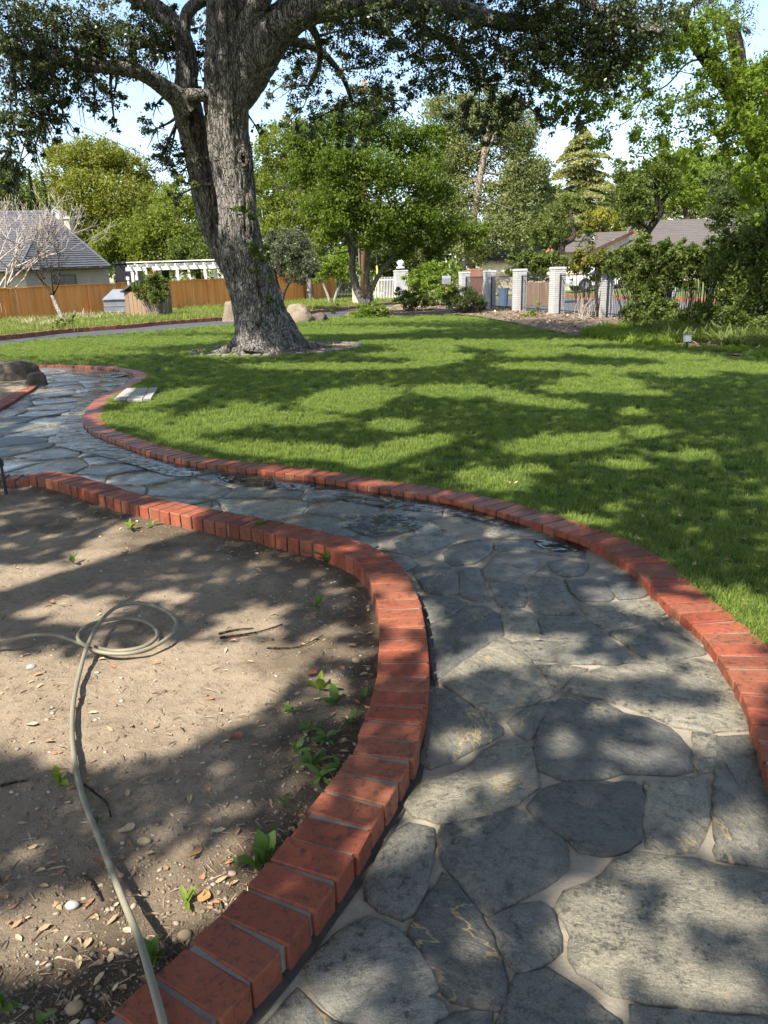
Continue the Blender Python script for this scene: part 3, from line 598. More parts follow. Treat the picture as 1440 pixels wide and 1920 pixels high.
# ---------------------------------------------------------------- bits lying on the soil
def sample_soil(n, bias):
    out = []
    while len(out) < n:
        px = random.uniform(-60, 800); py = random.uniform(900, 2000); q = gp(px, py)
        if random.random() > min(1, (1000/py)**0) : continue
        if not inp(q[0], q[1], SOIL_POLY): continue
        d = min((q[0]-a[0])**2+(q[1]-a[1])**2 for a in LEFT_SEG)**.5
        if d < .13: continue
        if random.random() < bias+(1-bias)*math.exp(-(d-.13)/.22): out.append((q[0], q[1], soil_z(q[0], q[1])))
    return out
ICO = None
def ico_vf():
    bm = bmesh.new(); bmesh.ops.create_icosphere(bm, subdivisions=1, radius=1); V = np.array([v.co[:] for v in bm.verts]); F = np.array([[v.index for v in f.verts] for f in bm.faces]); bm.free(); return V, F
IV, IF = ico_vf()
def pebbles(name, pts, r0, r1, mat, flatk=.55):
    V = []; F = []; k = 0
    for p in pts:
        r = r0*(r1/r0)**(random.random()**2.2); a = random.uniform(0, 6.28); s = np.array([r*random.uniform(.8, 1.4), r*random.uniform(.7, 1.0), r*flatk*random.uniform(.7, 1.2)])
        v = IV*s*(1+RNG.normal(0, .09, (len(IV), 1))); c_, s_ = math.cos(a), math.sin(a)
        V.append(np.c_[v[:, 0]*c_-v[:, 1]*s_+p[0], v[:, 0]*s_+v[:, 1]*c_+p[1], v[:, 2]+p[2]+s[2]*.35]); F.append(IF+k); k += len(IV)
    o = obj(name, mesh_np(name, np.concatenate(V), np.concatenate(F), mat, True)); o['kind'] = 'stuff'; return o
pebbles('gravel', sample_soil(1900, .35), .002, .011, M['pebble'])
pebbles('soil_clods', sample_soil(4200, .8), .002, .0075, M['soil'], .7)
def litter(name, pts, r0, r1, mat, asp=.5, lift=.004):
    V = []; F = []
    for p in pts:
        r = random.uniform(r0, r1); a = random.uniform(0, 6.28); c_, s_ = math.cos(a), math.sin(a); w = r*asp*random.uniform(.6, 1.2); cu = r*random.uniform(-.1, .35); tl = random.gauss(0, .25); k = len(V)
        for (x, y, z) in ((-r, 0, 0), (-r*.3, w, cu), (r*.5, w*.8, cu), (r, 0, cu*.3), (r*.5, -w*.8, cu*.8), (-r*.3, -w, cu), (0, 0, cu*.2)):
            V.append((p[0]+x*c_-y*s_, p[1]+x*s_+y*c_, p[2]+lift+z+abs(tl)*r*.5+tl*x))
        for i in range(6): F.append((k+i, k+(i+1) % 6, k+6))
    me = bpy.data.meshes.new(name); me.from_pydata(V, [], F); me.materials.append(mat); o = obj(name, me); o['kind'] = 'stuff'; return o
litter('leaf_litter', sample_soil(420, .25), .006, .02, M['litter'], .5)
litter('twig_litter', sample_soil(800, .45), .008, .03, M['chips'], .06)
lp = []
while len(lp) < 60:
    px, py = random.uniform(850, 1440), random.uniform(880, 1200); q = gp(px, py, .02)
    if inp(q[0], q[1], LAWN_W): lp.append((q[0], q[1], .05))
litter('fallen_leaves', lp, .008, .02, M['litter'], .55, -.012)
mp = []
MULCH = mul + [(20, 16, 0), (11.6, 17.5, 0), (7.0, 37, 0), (4.2, 50, 0), (2, 52, 0), (-1.5, 42, 0)]
while len(mp) < 2600:
    x, y = random.uniform(-1, 12), random.uniform(15, 46)
    if inp(x, y, MULCH): mp.append((x, y, .0))
litter('wood_chips', mp, .03, .11, M['chips'], .35, .01)
# ================================================================ BUILDINGS, FENCES
def hz(p, py):
    """height at ground point p whose sight line is py"""
    lo, hi = -5, 60
    for _ in range(40):
        m = (lo+hi)/2
        if pj((p[0], p[1], m))[1] > py: lo = m
        else: hi = m
    return lo
def ray_plane(px, py, p0, n):
    d = ray(px, py); return CAM+d*(((p0-CAM)@n)/(d@n))
def courses(mb, tl, tr, br, bl, rows, step=.03):
    """a roof facet laid in overlapping courses"""
    tl, tr, br, bl = [np.asarray(q, float) for q in (tl, tr, br, bl)]
    n = np.cross(tr-bl, tl-br); n /= np.linalg.norm(n); n = n if n[2] > 0 else -n
    for i in range(rows):
        a, b = i/rows, (i+1)/rows+.15/rows
        b = min(b, 1.0)
        p = [bl+(tl-bl)*a+n*step, br+(tr-br)*a+n*step, br+(tr-br)*b+n*.004, bl+(tl-bl)*b+n*.004, bl+(tl-bl)*a-n*.02, br+(tr-br)*a-n*.02]
        mb.add(p, [(0, 1, 2, 3), (4, 5, 1, 0)])
# ---- house with the slate hip roof, beyond the cedar fence
def slate_house():
    A = wp(88, 397, 56); B = wp(-170, 399, 63); C = wp(207, 499, 54); D = wp(36, 504, 49); E = wp(-260, 522, 55); G = wp(190, 497, 66)
    base = ((C+D)/2).copy(); base[2] = 0
    root = empty('house', base, 'grey stucco house with a steep slate hip roof behind the cedar fence', 'house')
    inv = Matrix.Translation(-Vector(base))
    def put(o): o.matrix_parent_inverse = Matrix.Identity(4); o.location = -Vector(base); return o
    mb = MB(); courses(mb, A, A+(C-A)*.001, C, D, 26, .05); courses(mb, B, A, D, E, 24, .05); courses(mb, A, A+(G-A)*.001, G, C, 20, .05)
    rf = put(mb.build('roof', M['slate'], root))
    mb = MB(); mb.tube([A, C], [.09, .09], 6); mb.tube([A, D], [.09, .09], 6); mb.tube([A, B], [.1, .1], 6); put(mb.build('ridge_cap', M['slate'], root))
    mb = MB(); ins = lambda p, k=.94: base*np.array([1, 1, 0])+(p-base)*np.array([k, k, 1])
    c, d, e = C-[0, 0, .12], D-[0, 0, .12], E-[0, 0, .12]; cen = np.array([A[0], A[1]+4, 0])
    q = [cen+(p-cen)*np.array([.93, .93, 1]) for p in (c, d, e)]
    for i in range(2):
        a, b = q[i], q[i+1]; mb.add([(a[0], a[1], 0), (b[0], b[1], 0), b, a], [(0, 1, 2, 3)])
    g_ = cen+(G-cen)*np.array([.93, .93, 1]); mb.add([(g_[0], g_[1], 0), (q[0][0], q[0][1], 0), q[0], g_], [(0, 1, 2, 3)])
    put(mb.build('wall', M['stucco'], root))
    mb = MB()
    for i in range(2): mb.tube([(C, D)[i]-[0, 0, .1], (D, E)[i]-[0, 0, .1]], [.07, .07], 6)
    put(mb.build('gutter', M['iron'], root))
    nrm = np.cross(q[1]-q[0], [0, 0, 1]); nrm /= np.linalg.norm(nrm); nrm = nrm if nrm[1] < 0 else -nrm
    w0 = q[1]+(q[0]-q[1])*.30; w1 = q[1]+(q[0]-q[1])*.58; up = np.array([0, 0, 1.])
    mb = MB(); P = [w0-up*.35, w1-up*.35, w1-up*1.6, w0-up*1.6]; mb.add([p+nrm*.03 for p in P], [(0, 3, 2, 1)])
    wn = put(mb.build('window', M['glass'], root))
    mb = MB()
    for i in range(4): mb.tube([P[i]+nrm*.04, P[(i+1) % 4]+nrm*.04], [.05, .05], 4)
    mb.tube([(P[0]+P[1])/2+nrm*.04, (P[2]+P[3])/2+nrm*.04], [.04, .04], 4)
    f = mb.build('frame', M['tarp'], wn); f.location = (0, 0, 0)
    ch = wp(125, 425, 59); mb = MB(); mb.box((ch[0], ch[1], ch[2]-.6), (.75, .75, 2.2)); mb.box((ch[0], ch[1], ch[2]+.55), (.9, .9, .14)); put(mb.build('chimney', M['cream'], root))
    v = wp(117, 420, 57); mb = MB(); mb.tube([v-[0, 0, 1.0], v+[0, 0, .75]], [.12, .12], 8); mb.tube([v+[0, 0, .75], v+[0, 0, .9]], [.17, .17], 8); put(mb.build('vent_pipe', M['rim'], root))
slate_house()
# ---- low house with brown shingle roof across the street
def ranch_house():
    p1, p2, p3 = wp(1140, 462, 66), wp(1325, 468, 62), wp(1388, 408, 74); n = np.cross(p2-p1, p3-p1); n /= np.linalg.norm(n)
    R = lambda x, y: ray_plane(x, y, p1, n)
    base = (p1+p2)/2; base[2] = .5
    root = empty('house', base, 'low ranch house with brown shingle gable roof across the street behind the hedge', 'house')
    def put(o): o.location = -Vector(base); return o
    mb = MB(); mb2 = MB()
    tl, tr, br, bl = R(1166, 431), R(1390, 407), R(1325, 468), R(1140, 462)
    courses(mb, R(1228, 413), R(1388, 408), R(1374, 444), R(1195, 436.5), 9, .04); courses(mb, R(1195, 436), R(1374, 443.5), R(1325, 468), R(1140, 462), 8, .04); courses(mb, R(1205, 416), R(1230, 413), R(1200, 434), R(1162, 431.5), 6, .04)
    put(mb.build('roof', M['comp'], root))
    q1, q2, q3 = wp(1105, 472, 60), wp(1186, 433, 67), wp(1100, 437, 70); m = np.cross(q2-q1, q3-q1); m /= np.linalg.norm(m)
    S = lambda x, y: ray_plane(x, y, q1, m)
    mb = MB(); courses(mb, S(1096, 437), S(1186, 433), S(1105, 472), S(1030, 473), 12, .04); put(mb.build('gable_roof', M['comp'], root))
    mb = MB(); a, b, c = S(1104, 472), S(1187, 432), S(1203, 437); dn = np.array([0, 0, -.30]); fw = np.array([.02, -.06, 0])
    mb.add([a+fw, b+fw, b+fw+dn, a+fw+dn], [(0, 3, 2, 1)]); mb.add([b+fw, c+fw, c+fw+dn*.6, b+fw+dn], [(0, 3, 2, 1)])
    e1, e2 = R(1140, 462), R(1325, 468); mb.add([e1+fw, e2+fw, e2+fw+dn*.5, e1+fw+dn*.5], [(0, 3, 2, 1)]); e3 = R(1374, 444); mb.add([e2+fw, e3+fw, e3+fw+dn*.5, e2+fw+dn*.5], [(0, 3, 2, 1)])
    put(mb.build('fascia', M['fascia'], root))
    mb = MB()
    w = lambda p, k: (p[0], p[1]+k, p[2])
    a2, b2 = w(S(1116, 468), .8), w(S(1186, 436), .8); mb.add([a2, b2, (b2[0], b2[1], .3), (a2[0], a2[1], .3)], [(0, 3, 2, 1)])
    s1, s2 = w(e1, 1.0), w(e2, 1.0); mb.add([s1, s2, (s2[0], s2[1], .3), (s1[0], s1[1], .3)], [(0, 3, 2, 1)]); s3 = w(e3, 1.0); mb.add([s2, s3, (s3[0], s3[1], .3), (s2[0], s2[1], .3)], [(0, 3, 2, 1)])
    s4 = w(S(1032, 474), 1); mb.add([s4, a2, (a2[0], a2[1], .3), (s4[0], s4[1], .3)], [(0, 3, 2, 1)])
    put(mb.build('wall', M['cream'], root))
    for x, y in ((1196, 442), (1113, 452)):
        p = (R if x > 1150 else S)(x, y); mb = MB(); mb.tube([p-[0, 0, .1], p+[0, 0, .42]], [.07, .07], 8); mb.tube([p+[0, 0, .42], p+[0, 0, .52]], [.13, .13], 8); put(mb.build('roof_vent', M['white'], root))
ranch_house()
# ---- neighbouring house far back with the rust gable, behind the ivy hedge
def back_house():
    P = wp(985, 470, 74); root = empty('house', (P[0], P[1], 0), 'small house with dark roof and timber gable beyond the ivy hedge', 'house')
    def put(o): o.location = (-P[0], -P[1], 0); return o
    a, b, c, d = wp(905, 490, 70), wp(1030, 492, 70), wp(1010, 462, 78), wp(925, 462, 78); mb = MB(); courses(mb, d, c, b, a, 8, .05); put(mb.build('roof', M['comp'], root))
    mb = MB(); mb.add([a+[0, .4, -.05], b+[0, .4, -.05], (b[0], b[1]+.4, 0), (a[0], a[1]+.4, 0)], [(0, 3, 2, 1)]); put(mb.build('wall', M['cream'], root))
    mb = MB(); p, q = wp(1003, 492, 66), wp(1032, 466, 68); mb.tube([p, q], [.12, .12], 4); q2 = wp(1046, 478, 66); mb.tube([q, q2], [.12, .12], 4); put(mb.build('gable_board', M['fascia'], root))
back_house()
# ---- cedar fence
def cedar_fence():
    F = [(-60, 612, 549), (0, 603, 540), (100, 595, 535), (200, 588, 531), (320, 581, 526), (430, 575, 521), (560, 568, 515), (632, 566, 512)]
    B = [gp(-60, 612, .0)] + [None]*(len(F)-1)
    # straight run in the ground plan from the corner post to the gate post
    a = gp(-60, 611, 0); b = wp(632, 566, 66); b[2] = 0
    d = b-a; Ltot = np.linalg.norm(d[:2]); d /= Ltot; yaw = math.atan2(d[1], d[0]); nrm = np.array([d[1], -d[0], 0])
    root = empty('cedar_fence', a, 'long new orange cedar board fence with flat cap behind the oak', 'fence')
    def top(s):
        p = a+d*s; px = pj(p)[0]; return hz(p, np.interp(px, [q[0] for q in F], [q[2] for q in F]))
    w = .19; n = int(Ltot/w); ms = []
    mb = MB(); mb.box((0, 0, .5), (w-.012, .022, 1.0)); v = mb.build('board', M['cedar'], root); me = v.data; bpy.data.objects.remove(v)
    nm = 0
    for i in range(n):
        s = (i+.5)*w; p = a+d*s; h = top(s)-.06
        o = obj('board', me, root); o.location = (p[0]-a[0]+nrm[0]*random.uniform(-.012, .012), p[1]-a[1]+nrm[1]*random.uniform(-.012, .012), .04); o.scale = (1, 1, h-.04); o.rotation_euler = (0, 0, yaw)
    k = int(Ltot/2.4)
    for i in range(k+1):
        s = i*2.4+w*.5; p = a+d*s; h = top(s); mb = MB(); mb.box((0, 0, (h-.06)/2), (.10, .07, h-.06)); o = mb.build('post', M['cedar'], root); o.location = (p[0]-a[0]+nrm[0]*.055, p[1]-a[1]+nrm[1]*.055, 0); o.rotation_euler = (0, 0, yaw)
    mbc = MB(); mbr = MB()
    for i in range(k*2):
        s0, s1 = i*1.2, i*1.2+1.2; p0, p1 = a+d*s0, a+d*s1; h0, h1 = top(s0), top(s1)
        for mb, z0, z1, t, ww in ((mbc, h0-.05, h1-.05, .045, .09), (mbr, .16, .16, .12, .035), ):
            q = [p0-nrm*ww, p0+nrm*ww, p1+nrm*ww, p1-nrm*ww]; zs = [z0, z0, z1, z1]
            V = [(x[0], x[1], z) for x, z in zip(q, zs)]+[(x[0], x[1], z+t) for x, z in zip(q, zs)]
            mb.add(V, [(0, 3, 2, 1), (4, 5, 6, 7), (0, 1, 5, 4), (1, 2, 6, 5), (2, 3, 7, 6), (3, 0, 4, 7)])
    for mb, nm in ((mbc, 'cap_rail'), (mbr, 'bottom_rail')): o = mb.build(nm, M['cedar'], root); o.location = -Vector(a)
    return a, d, Ltot
FA, FD, FL = cedar_fence()
def dark_gate():
    a = wp(634, 568, 64); b = wp(664, 566, 64); a[2] = b[2] = 0; root = empty('picket_gate', a, 'dark slatted wooden gate at the end of the cedar fence', 'gate'); h = hz(a, 518)
    n = 12
    mb = MB(); mb.box((0, 0, h/2), (.09, .04, h)); t = mb.build('slat', M['iron'], root); me = t.data
    for i in range(n):
        o = t if i == 0 else obj('slat', me, root); p = (b-a)*i/(n-1); o.location = p
    for z in (.4, h-.25): mb = MB(); mb.box(((b-a)[0]/2, (b-a)[1]/2+.04, z), (np.linalg.norm(b-a), .04, .1), math.atan2((b-a)[1], (b-a)[0])); mb.build('rail', M['iron'], root)
dark_gate()
# ---- white brick pillars with iron fence between
PIL = [(7.42-.2275*(y-33.0), y) for y in (21.6, 25.4, 29.2, 33.0, 36.85, 40.6, 44.4)]
YAW = math.atan2(3.8, -.2275*3.8)
def pillar_mesh(w, h, mat):
    mb = MB(); n = int(h/.082)
    for i in range(n):
        z = i*.082
        mb.box((random.gauss(0, .003), random.gauss(0, .003), z+.034), (w, w, .068)); 
    me = bpy.data.meshes.new('body'); me.from_pydata(mb.v, [], mb.f)
    bm = bmesh.new(); bm.from_mesh(me); bmesh.ops.bevel(bm, geom=bm.edges[:], offset=.006, segments=1, affect='EDGES'); bm.to_mesh(me); bm.free()
    me.materials.append(mat); return me, n*.082
def pillar(x, y, label, w=.5, h=1.86, name='brick_pillar', mat='whitebrick', group=None, z=0):
    root = empty(name, (x, y, z-.05), label, 'pillar', group, YAW)
    me, hh = pillar_mesh(w, h, M[mat]); obj('body', me, root)
    mb = MB(); mb.box((0, 0, hh/2), (w-.03, w-.03, hh-.02)); mb.build('joint_core', M['joint'], root)
    mb = MB(); mb.box((0, 0, hh+.03), (w+.04, w+.04, .06)); mb.box((0, 0, hh+.08), (w+.02, w+.02, .045)); mb.build('cap', M[mat], root, bevel=.01); return root
GP = 'white brick pillars along the street fence'
for (x, y), lb in zip(PIL, ['white brick pillar nearest the viewer, buried in the dense right hand shrubs', 'white brick pillar half hidden in the middle of the tall dark shrub', 'white brick pillar behind thin twigs with the white car to its left', 'broad white brick pillar just left of the white car wheel', 'white brick pillar in front of the ivy hedge, two from the car', 'white brick pillar just right of the dark green rosemary bush', 'white brick pillar topped by a black lantern behind the rosemary bush']):
    pillar(x, y, lb, group=GP)
pillar(5.75, 47.6, 'red brick pillar standing behind the white pillars left of the ivy hedge', .72, 2.05, 'brick_pillar', 'redbrick')
q = wp(752, 545, 58); r_ = pillar(q[0], q[1], 'isolated white gate pillar with ball finial beside the drive entrance', .86, 2.2, group=GP)
def finial(x, y, z):
    mb = MB(); mb.tube([(x, y, z), (x, y, z+.1), (x, y, z+.16), (x, y, z+.3), (x, y, z+.45), (x, y, z+.62)], [.3, .3, .1, .24, .26, .04], 12); o = mb.build('urn_finial', M['white'], None, True); return tag(o, 'pale urn finial on the isolated white gate pillar', 'finial')
finial(q[0], q[1], 2.30)
x, y = PIL[6]; root = empty('pillar_lantern', (x, y, 1.93), 'small black lantern on the top of the farthest white pillar', 'lantern')
mb = MB(); mb.tube([(0, 0, 0), (0, 0, .06), (0, 0, .12)], [.12, .12, .04], 8); mb.tube([(0, 0, .12), (0, 0, .2)], [.04, .04], 8); mb.build('base', M['iron'], root)
mb = MB(); mb.tube([(0, 0, .2), (0, 0, .5)], [.09, .13], 6); mb.build('glass', M['glass'], root); mb = MB(); mb.tube([(0, 0, .5), (0, 0, .56), (0, 0, .68)], [.17, .13, .02], 6); mb.build('roof', M['iron'], root)
def iron_panel(p, q, label, h=1.55):
    p = np.array([*p, 0.]); q = np.array([*q, 0.]); d = q-p; Ln = np.linalg.norm(d); d /= Ln; a = p+d*.27; b = q-d*.27; Ln = np.linalg.norm(b-a); yaw = math.atan2(d[1], d[0])
    root = empty('iron_fence_panel', a, label, 'iron fence', 'black iron fence panels between the pillars', yaw)
    n = int(Ln/.115); mb = MB(); mb.tube([(0, 0, .06), (0, 0, h), (0, 0, h+.09)], [.0115, .0115, .003], 6); t = mb.build('bar', M['iron'], root); me = t.data
    for i in range(n+1):
        o = t if i == 0 else obj('bar', me, root); o.location = (Ln*i/n, 0, 0)
    for z in (.14, h-.02): mb = MB(); mb.box((Ln/2, 0, z), (Ln, .03, .035)); mb.build('rail', M['iron'], root)
    for xx in (.0, Ln): mb = MB(); mb.box((xx, 0, h/2), (.045, .045, h)); mb.build('end_post', M['iron'], root)
for i, lb in enumerate(['black iron bars between the two pillars deepest in the right hand shrubs', 'black iron bars seen through the gap in the tall dark shrub', 'black iron bars in front of the white car', 'black iron bars in front of the old brown boards and ivy hedge', 'black iron bars with the blue bin behind, second panel from the rosemary', 'black iron gate panel partly behind the rosemary bush']):
    iron_panel(PIL[i], PIL[i+1], lb)
def white_gate():
    a = wp(702, 562, 57); b = wp(742, 560, 57); a[2] = b[2] = 0; h = 1.75; d = b-a; Ln = np.linalg.norm(d)
    root = empty('drive_gate', a, 'grey white iron picket gate across the drive beside the isolated pillar', 'gate', None, math.atan2(d[1], d[0])); mb = MB(); mb.tube([(0, 0, .05), (0, 0, h)], [.025, .02], 6); t = mb.build('bar', M['white'], root); n = 14
    for i in range(n+1):
        o = t if i == 0 else obj('bar', t.data, root); o.location = (Ln*i/n, 0, 0)
    for z in (.2, h-.2): mb = MB(); mb.box((Ln/2, .01, z), (Ln, .04, .05)); mb.build('rail', M['white'], root)
white_gate()
def old_boards():
    a = np.array([7.6, 44.0, 0.]); b = np.array([9.3, 41.0, 0.]); d = b-a; Ln = np.linalg.norm(d); root = empty('board_fence', a, 'weathered brown board fence under the ivy hedge beyond the iron bars', 'fence', None, math.atan2(d[1], d[0]))
    mb = MB(); mb.box((0, 0, .6), (.17, .025, 1.2)); t = mb.build('board', M['brown'], root)
    for i in range(int(Ln/.19)+1):
        o = t if i == 0 else obj('board', t.data, root); o.location = (i*.19, random.gauss(0, .008), random.gauss(0, .01))
old_boards()
# ---- pergola behind the cedar fence
def pergola():
    Y = 58; a = wp(236, 505, Y); b = wp(428, 499, Y); root = empty('pergola', (a[0], a[1], 0), 'white timber pergola with overhanging rafters behind the cedar fence', 'pergola'); o0 = np.array([a[0], a[1], 0]); up = np.array([0, 0, 1.])
    def bar(nm, p, q, w, h, mat='white'):
        d = q-p; mb = MB(); L_ = np.linalg.norm(d); mb.box((p+q)/2-o0, (L_, w, h), math.atan2(d[1], d[0]), 0, -math.asin(d[2]/L_)); return mb.build(nm, M[mat], root)
    bar('beam', a, b, .12, .24); a2 = a+[0, 3.6, .12]; b2 = b+[0, 3.6, .12]; bar('beam', a2, b2, .12, .24)
    n = 11
    for i in range(n):
        t = (i+.6)/n; p = a+(b-a)*t+up*.21; q = a2+(b2-a2)*t+up*.21; e = (q-p)/np.linalg.norm(q-p); bar('rafter', p-e*.75, q+e*.6, .09, .18)
    for i in range(8):
        t = (i+.5)/8; p = a+(a2-a)*t+up*.46; q = b+(b2-b)*t+up*.46; bar('lath', p, q, .07, .05)
    for t in (.06, .5, .77): 
        for s, e in ((a, b), (a2, b2)): p = s+(e-s)*t; mb = MB(); mb.box((p[0]-o0[0], p[1]-o0[1], (p[2]-.17)/2), (.18, .18, p[2]-.17)); mb.build('post', M['white'], root)
pergola()
def shed():
    P = wp(240, 500, 66); z = P[2]; root = empty('shed', (P[0], P[1], 0), 'small flat roofed shed with dark opening behind the pergola', 'shed'); mb = MB(); mb.box((0, 0, z/2), (1.6, 2, z+.4)); mb.build('wall', M['iron'], root); mb = MB(); mb.box((0, 0, z+.3), (1.8, 2.2, .14)); mb.build('roof', M['slate'], root); mb = MB(); mb.box((.95, -1.1, z/2), (.2, .2, z+.4)); mb.build('post', M['white'], root)
    P = wp(283, 487, 70); mb = MB(); mb.box((P[0], P[1], P[2]/2), (.8, .7, P[2]+.3)); mb.box((P[0], P[1], P[2]+.2), (.95, .85, .16)); tag(mb.build('chimney_stack', M['redbrick'], None), 'pinkish chimney stack rising just behind the pergola', 'chimney')
shed()
# ---- grey covered bin, white pipe, ivy box
def grey_bin():
    P = gp(221, 594); P[2] = 0; c, s = math.cos(.25), math.sin(.25)
    root = empty('covered_bin', P, 'grey fabric covered lean-to bin against the cedar fence', 'bin', None, .25)
    w, dp, h0, h1 = 1.25, 1.1, .92, 1.42
    V = [(-w/2,-dp/2,0),(w/2,-dp/2,0),(w/2,dp/2,0),(-w/2,dp/2,0),(-w/2,-dp/2,h0),(w/2,-dp/2,h0),(w/2+.05,dp/2,h1),(-w/2+.55,dp/2,h1)]
    mb = MB().add(V, [(0,3,2,1),(0,1,5,4),(1,2,6,5),(2,3,7,6),(3,0,4,7)]); mb.build('body', M['tarp'], root)
    mb = MB().add([(-w/2-.05,-dp/2-.06,h0),(w/2+.04,-dp/2-.06,h0),(w/2+.06,dp/2,h1+.02),(-w/2+.5,dp/2,h1+.02),(-w/2-.05,-dp/2-.06,h0+.04),(w/2+.04,-dp/2-.06,h0+.04),(w/2+.06,dp/2,h1+.06),(-w/2+.5,dp/2,h1+.06)], [(0,3,2,1),(4,5,6,7),(0,1,5,4),(1,2,6,5),(2,3,7,6),(3,0,4,7)]); mb.build('lid', M['tarp'], root)
    mb = MB()
    for z in (.3, .6): mb.box((0, -dp/2-.012, z), (w, .02, .025))
    mb.build('seam', M['stucco'], root)
grey_bin()
p = gp(243, 593); t_ = wp(240, 523, p[1]); mb = MB(); mb.tube([(p[0], p[1], 0), (t_[0]+.03, p[1], t_[2]*.5), t_], [.055, .055, .055], 8); mb.tube([t_-[0, 0, .05], t_+[0, 0, .12]], [.1, .1], 8); mb.tube([(p[0]-.02, p[1]-.02, .1), (p[0]-.32, p[1], 1.25)], [.04, .04], 8); tag(mb.build('white_pipe', M['white'], None), 'leaning white pipe standing between the grey bin and the ivy box', 'pipe')
def ivy_box():
    P = gp(282, 598); P[2] = 0; root = empty('plank_bin', P, 'brown plank compost box with slanted lid smothered in ivy', 'compost box', None, -.12)
    w, d, h = 1.85, 1.3, 1.35; mb = MB(); mb.box((0, 0, h/2), (.19, .03, h)); t = mb.build('board', M['brown'], root); n = 9
    for i in range(n):
        o = t if i == 0 else obj('board', t.data, root); o.location = (-w/2+.1+i*(w-.2)/(n-1), -d/2, random.gauss(0, .01))
    for i in range(6):
        for sx in (-1, 1): o = obj('board', t.data, root); o.location = (sx*w/2, -d/2+.12+i*(d-.2)/5, 0); o.rotation_euler = (0, 0, pi/2)
    mb = MB(); mb.box((-.62, .0, 1.6), (1.0, d+.3, .08), 0, 0, -.52); mb.build('lid', M['slate'], root)
ivy_box()
# ---- small street things
def car():
    c = wp(1124, 530, 57.0); gz = .40; root = empty('car', (c[0], c[1], gz), 'white car parked across the street, wheel showing through the iron bars', 'car', None, math.radians(8))
    prof = [(-2.3,.35),(-2.36,.62),(-2.25,.95),(-1.35,1.08),(-.65,1.62),(.9,1.66),(1.75,1.12),(2.25,1.02),(2.36,.65),(2.3,.35)]
    lo = [(-2.3,.35),(-2.36,.62),(-2.25,.95),(-1.35,1.06),(1.8,1.08),(2.25,1.02),(2.36,.65),(2.3,.35)]
    def ext(pr, w, w2): 
        n = len(pr); V = [(x, -w if z < 1.0 else -w2, z) for x, z in pr]+[(x, w if z < 1.0 else w2, z) for x, z in pr]
        return V, [tuple(range(n)), tuple(range(2*n-1, n-1, -1))]+[(i, n+i, n+(i+1) % n, (i+1) % n) for i in range(n)]
    mb = MB(); mb.add(*ext(lo, .92, .90)); mb.build('body', M['carpaint'], root, bevel=.05)
    cab = [(-1.38,1.07),(-.65,1.6),(.9,1.64),(1.72,1.09)]; mb = MB(); mb.add(*ext(cab, .86, .76)); cb = mb.build('cabin', M['carpaint'], root, bevel=.03)
    for x0, x1, x2, x3 in ((-1.12,-.56,.0,.0),(.08,.08,.85,1.42)):
        for s in (-1, 1):
            mb = MB(); mb.add([(x0, s*.80, 1.14), (x3 if x3 else 0, s*.80, 1.14), (x2, s*.775, 1.55), (x1, s*.775, 1.55)], [(0, 1, 2, 3)] if s < 0 else [(0, 3, 2, 1)]); mb.build('window', M['glass'], cb)
    for x in (-1.42, 1.42):
        for s in (-1, 1):
            mb = MB(); mb.tube([(x, s*.70, .38), (x, s*.93, .38)], [.38, .38], 24); wl = mb.build('wheel', M['tyre'], root); mb = MB(); mb.tube([(x, s*.92, .38), (x, s*.945, .38)], [.25, .23], 16); mb.build('rim', M['rim'], wl)
            mb = MB(); mb.tube([(x, s*.80, .42), (x, s*.922, .42)], [.46, .46], 24); mb.build('wheel_arch', M['iron'], root)
    for s in (-1, 1): mb = MB(); mb.box((-2.28, s*.66, .78), (.12, .35, .14)); mb.build('headlight', M['glass'], root, bevel=.02); mb = MB(); mb.box((2.3, s*.7, .85), (.1, .3, .2)); mb.build('tail_light', M['fascia'], root, bevel=.02)
car()
def mailbox():
    p = wp(837, 560, 46); z = hz(p, 533); t = hz(p, 522); root = empty('mailbox', (p[0], p[1], 0), 'pale grey mailbox on a post among the yellow green bushes', 'mailbox'); mb = MB(); mb.box((0, 0, z/2), (.1, .1, z)); mb.build('post', M['brown'], root); mb = MB(); mb.box((0, 0, (z+t)/2), (.5, .3, t-z)); mb.tube([(-.25, 0, t), (.25, 0, t)], [.15, .15], 10); mb.build('box', M['tarp'], root, bevel=.01)
mailbox()
def pole():
    p = wp(681, 560, 62); t = wp(683, 150, 62); root = empty('utility_pole', (p[0], p[1], 0), 'tall reddish wooden utility pole behind the central maple', 'utility pole'); mb = MB(); mb.tube([(0, 0, 0), (t[0]-p[0], 0, t[2])], [.22, .15], 10); mb.build('shaft', M['pole'], root, True)
    mb = MB(); mb.box((t[0]-p[0], -.15, t[2]-.6), (2.4, .1, .12)); mb.build('crossarm', M['pole'], root); mb = MB(); mb.box((-.22, -.1, 3.2), (.08, .06, 5.5)); mb.build('conduit', M['rim'], root)
    a = wp(711, 562, 60); b = wp(695, 455, 61); g = empty('guy_wire', (a[0], a[1], 0), 'thin guy wire with yellow guard beside the utility pole', 'guy wire'); off = np.array([a[0], a[1], 0]); mb = MB(); mb.tube([(0, 0, 0), (t-off)], [.02, .02], 5); mb.build('wire', M['wire'], g)
    k = (t-off)/np.linalg.norm(t-off); mb = MB(); mb.tube([k*.3, k*2.6], [.07, .07], 8); mb.build('guard', M['yellow'], g)
pole()
def wire(label, a, b, sag, r=.018):
    P = [np.asarray(a)+(np.asarray(b)-np.asarray(a))*t-np.array([0, 0, sag*4*t*(1-t)]) for t in np.linspace(0, 1, 14)]; mb = MB(); mb.tube(P, np.full(14, r), 5); tag(mb.build('power_line', M['wire'], None), label, 'cable')
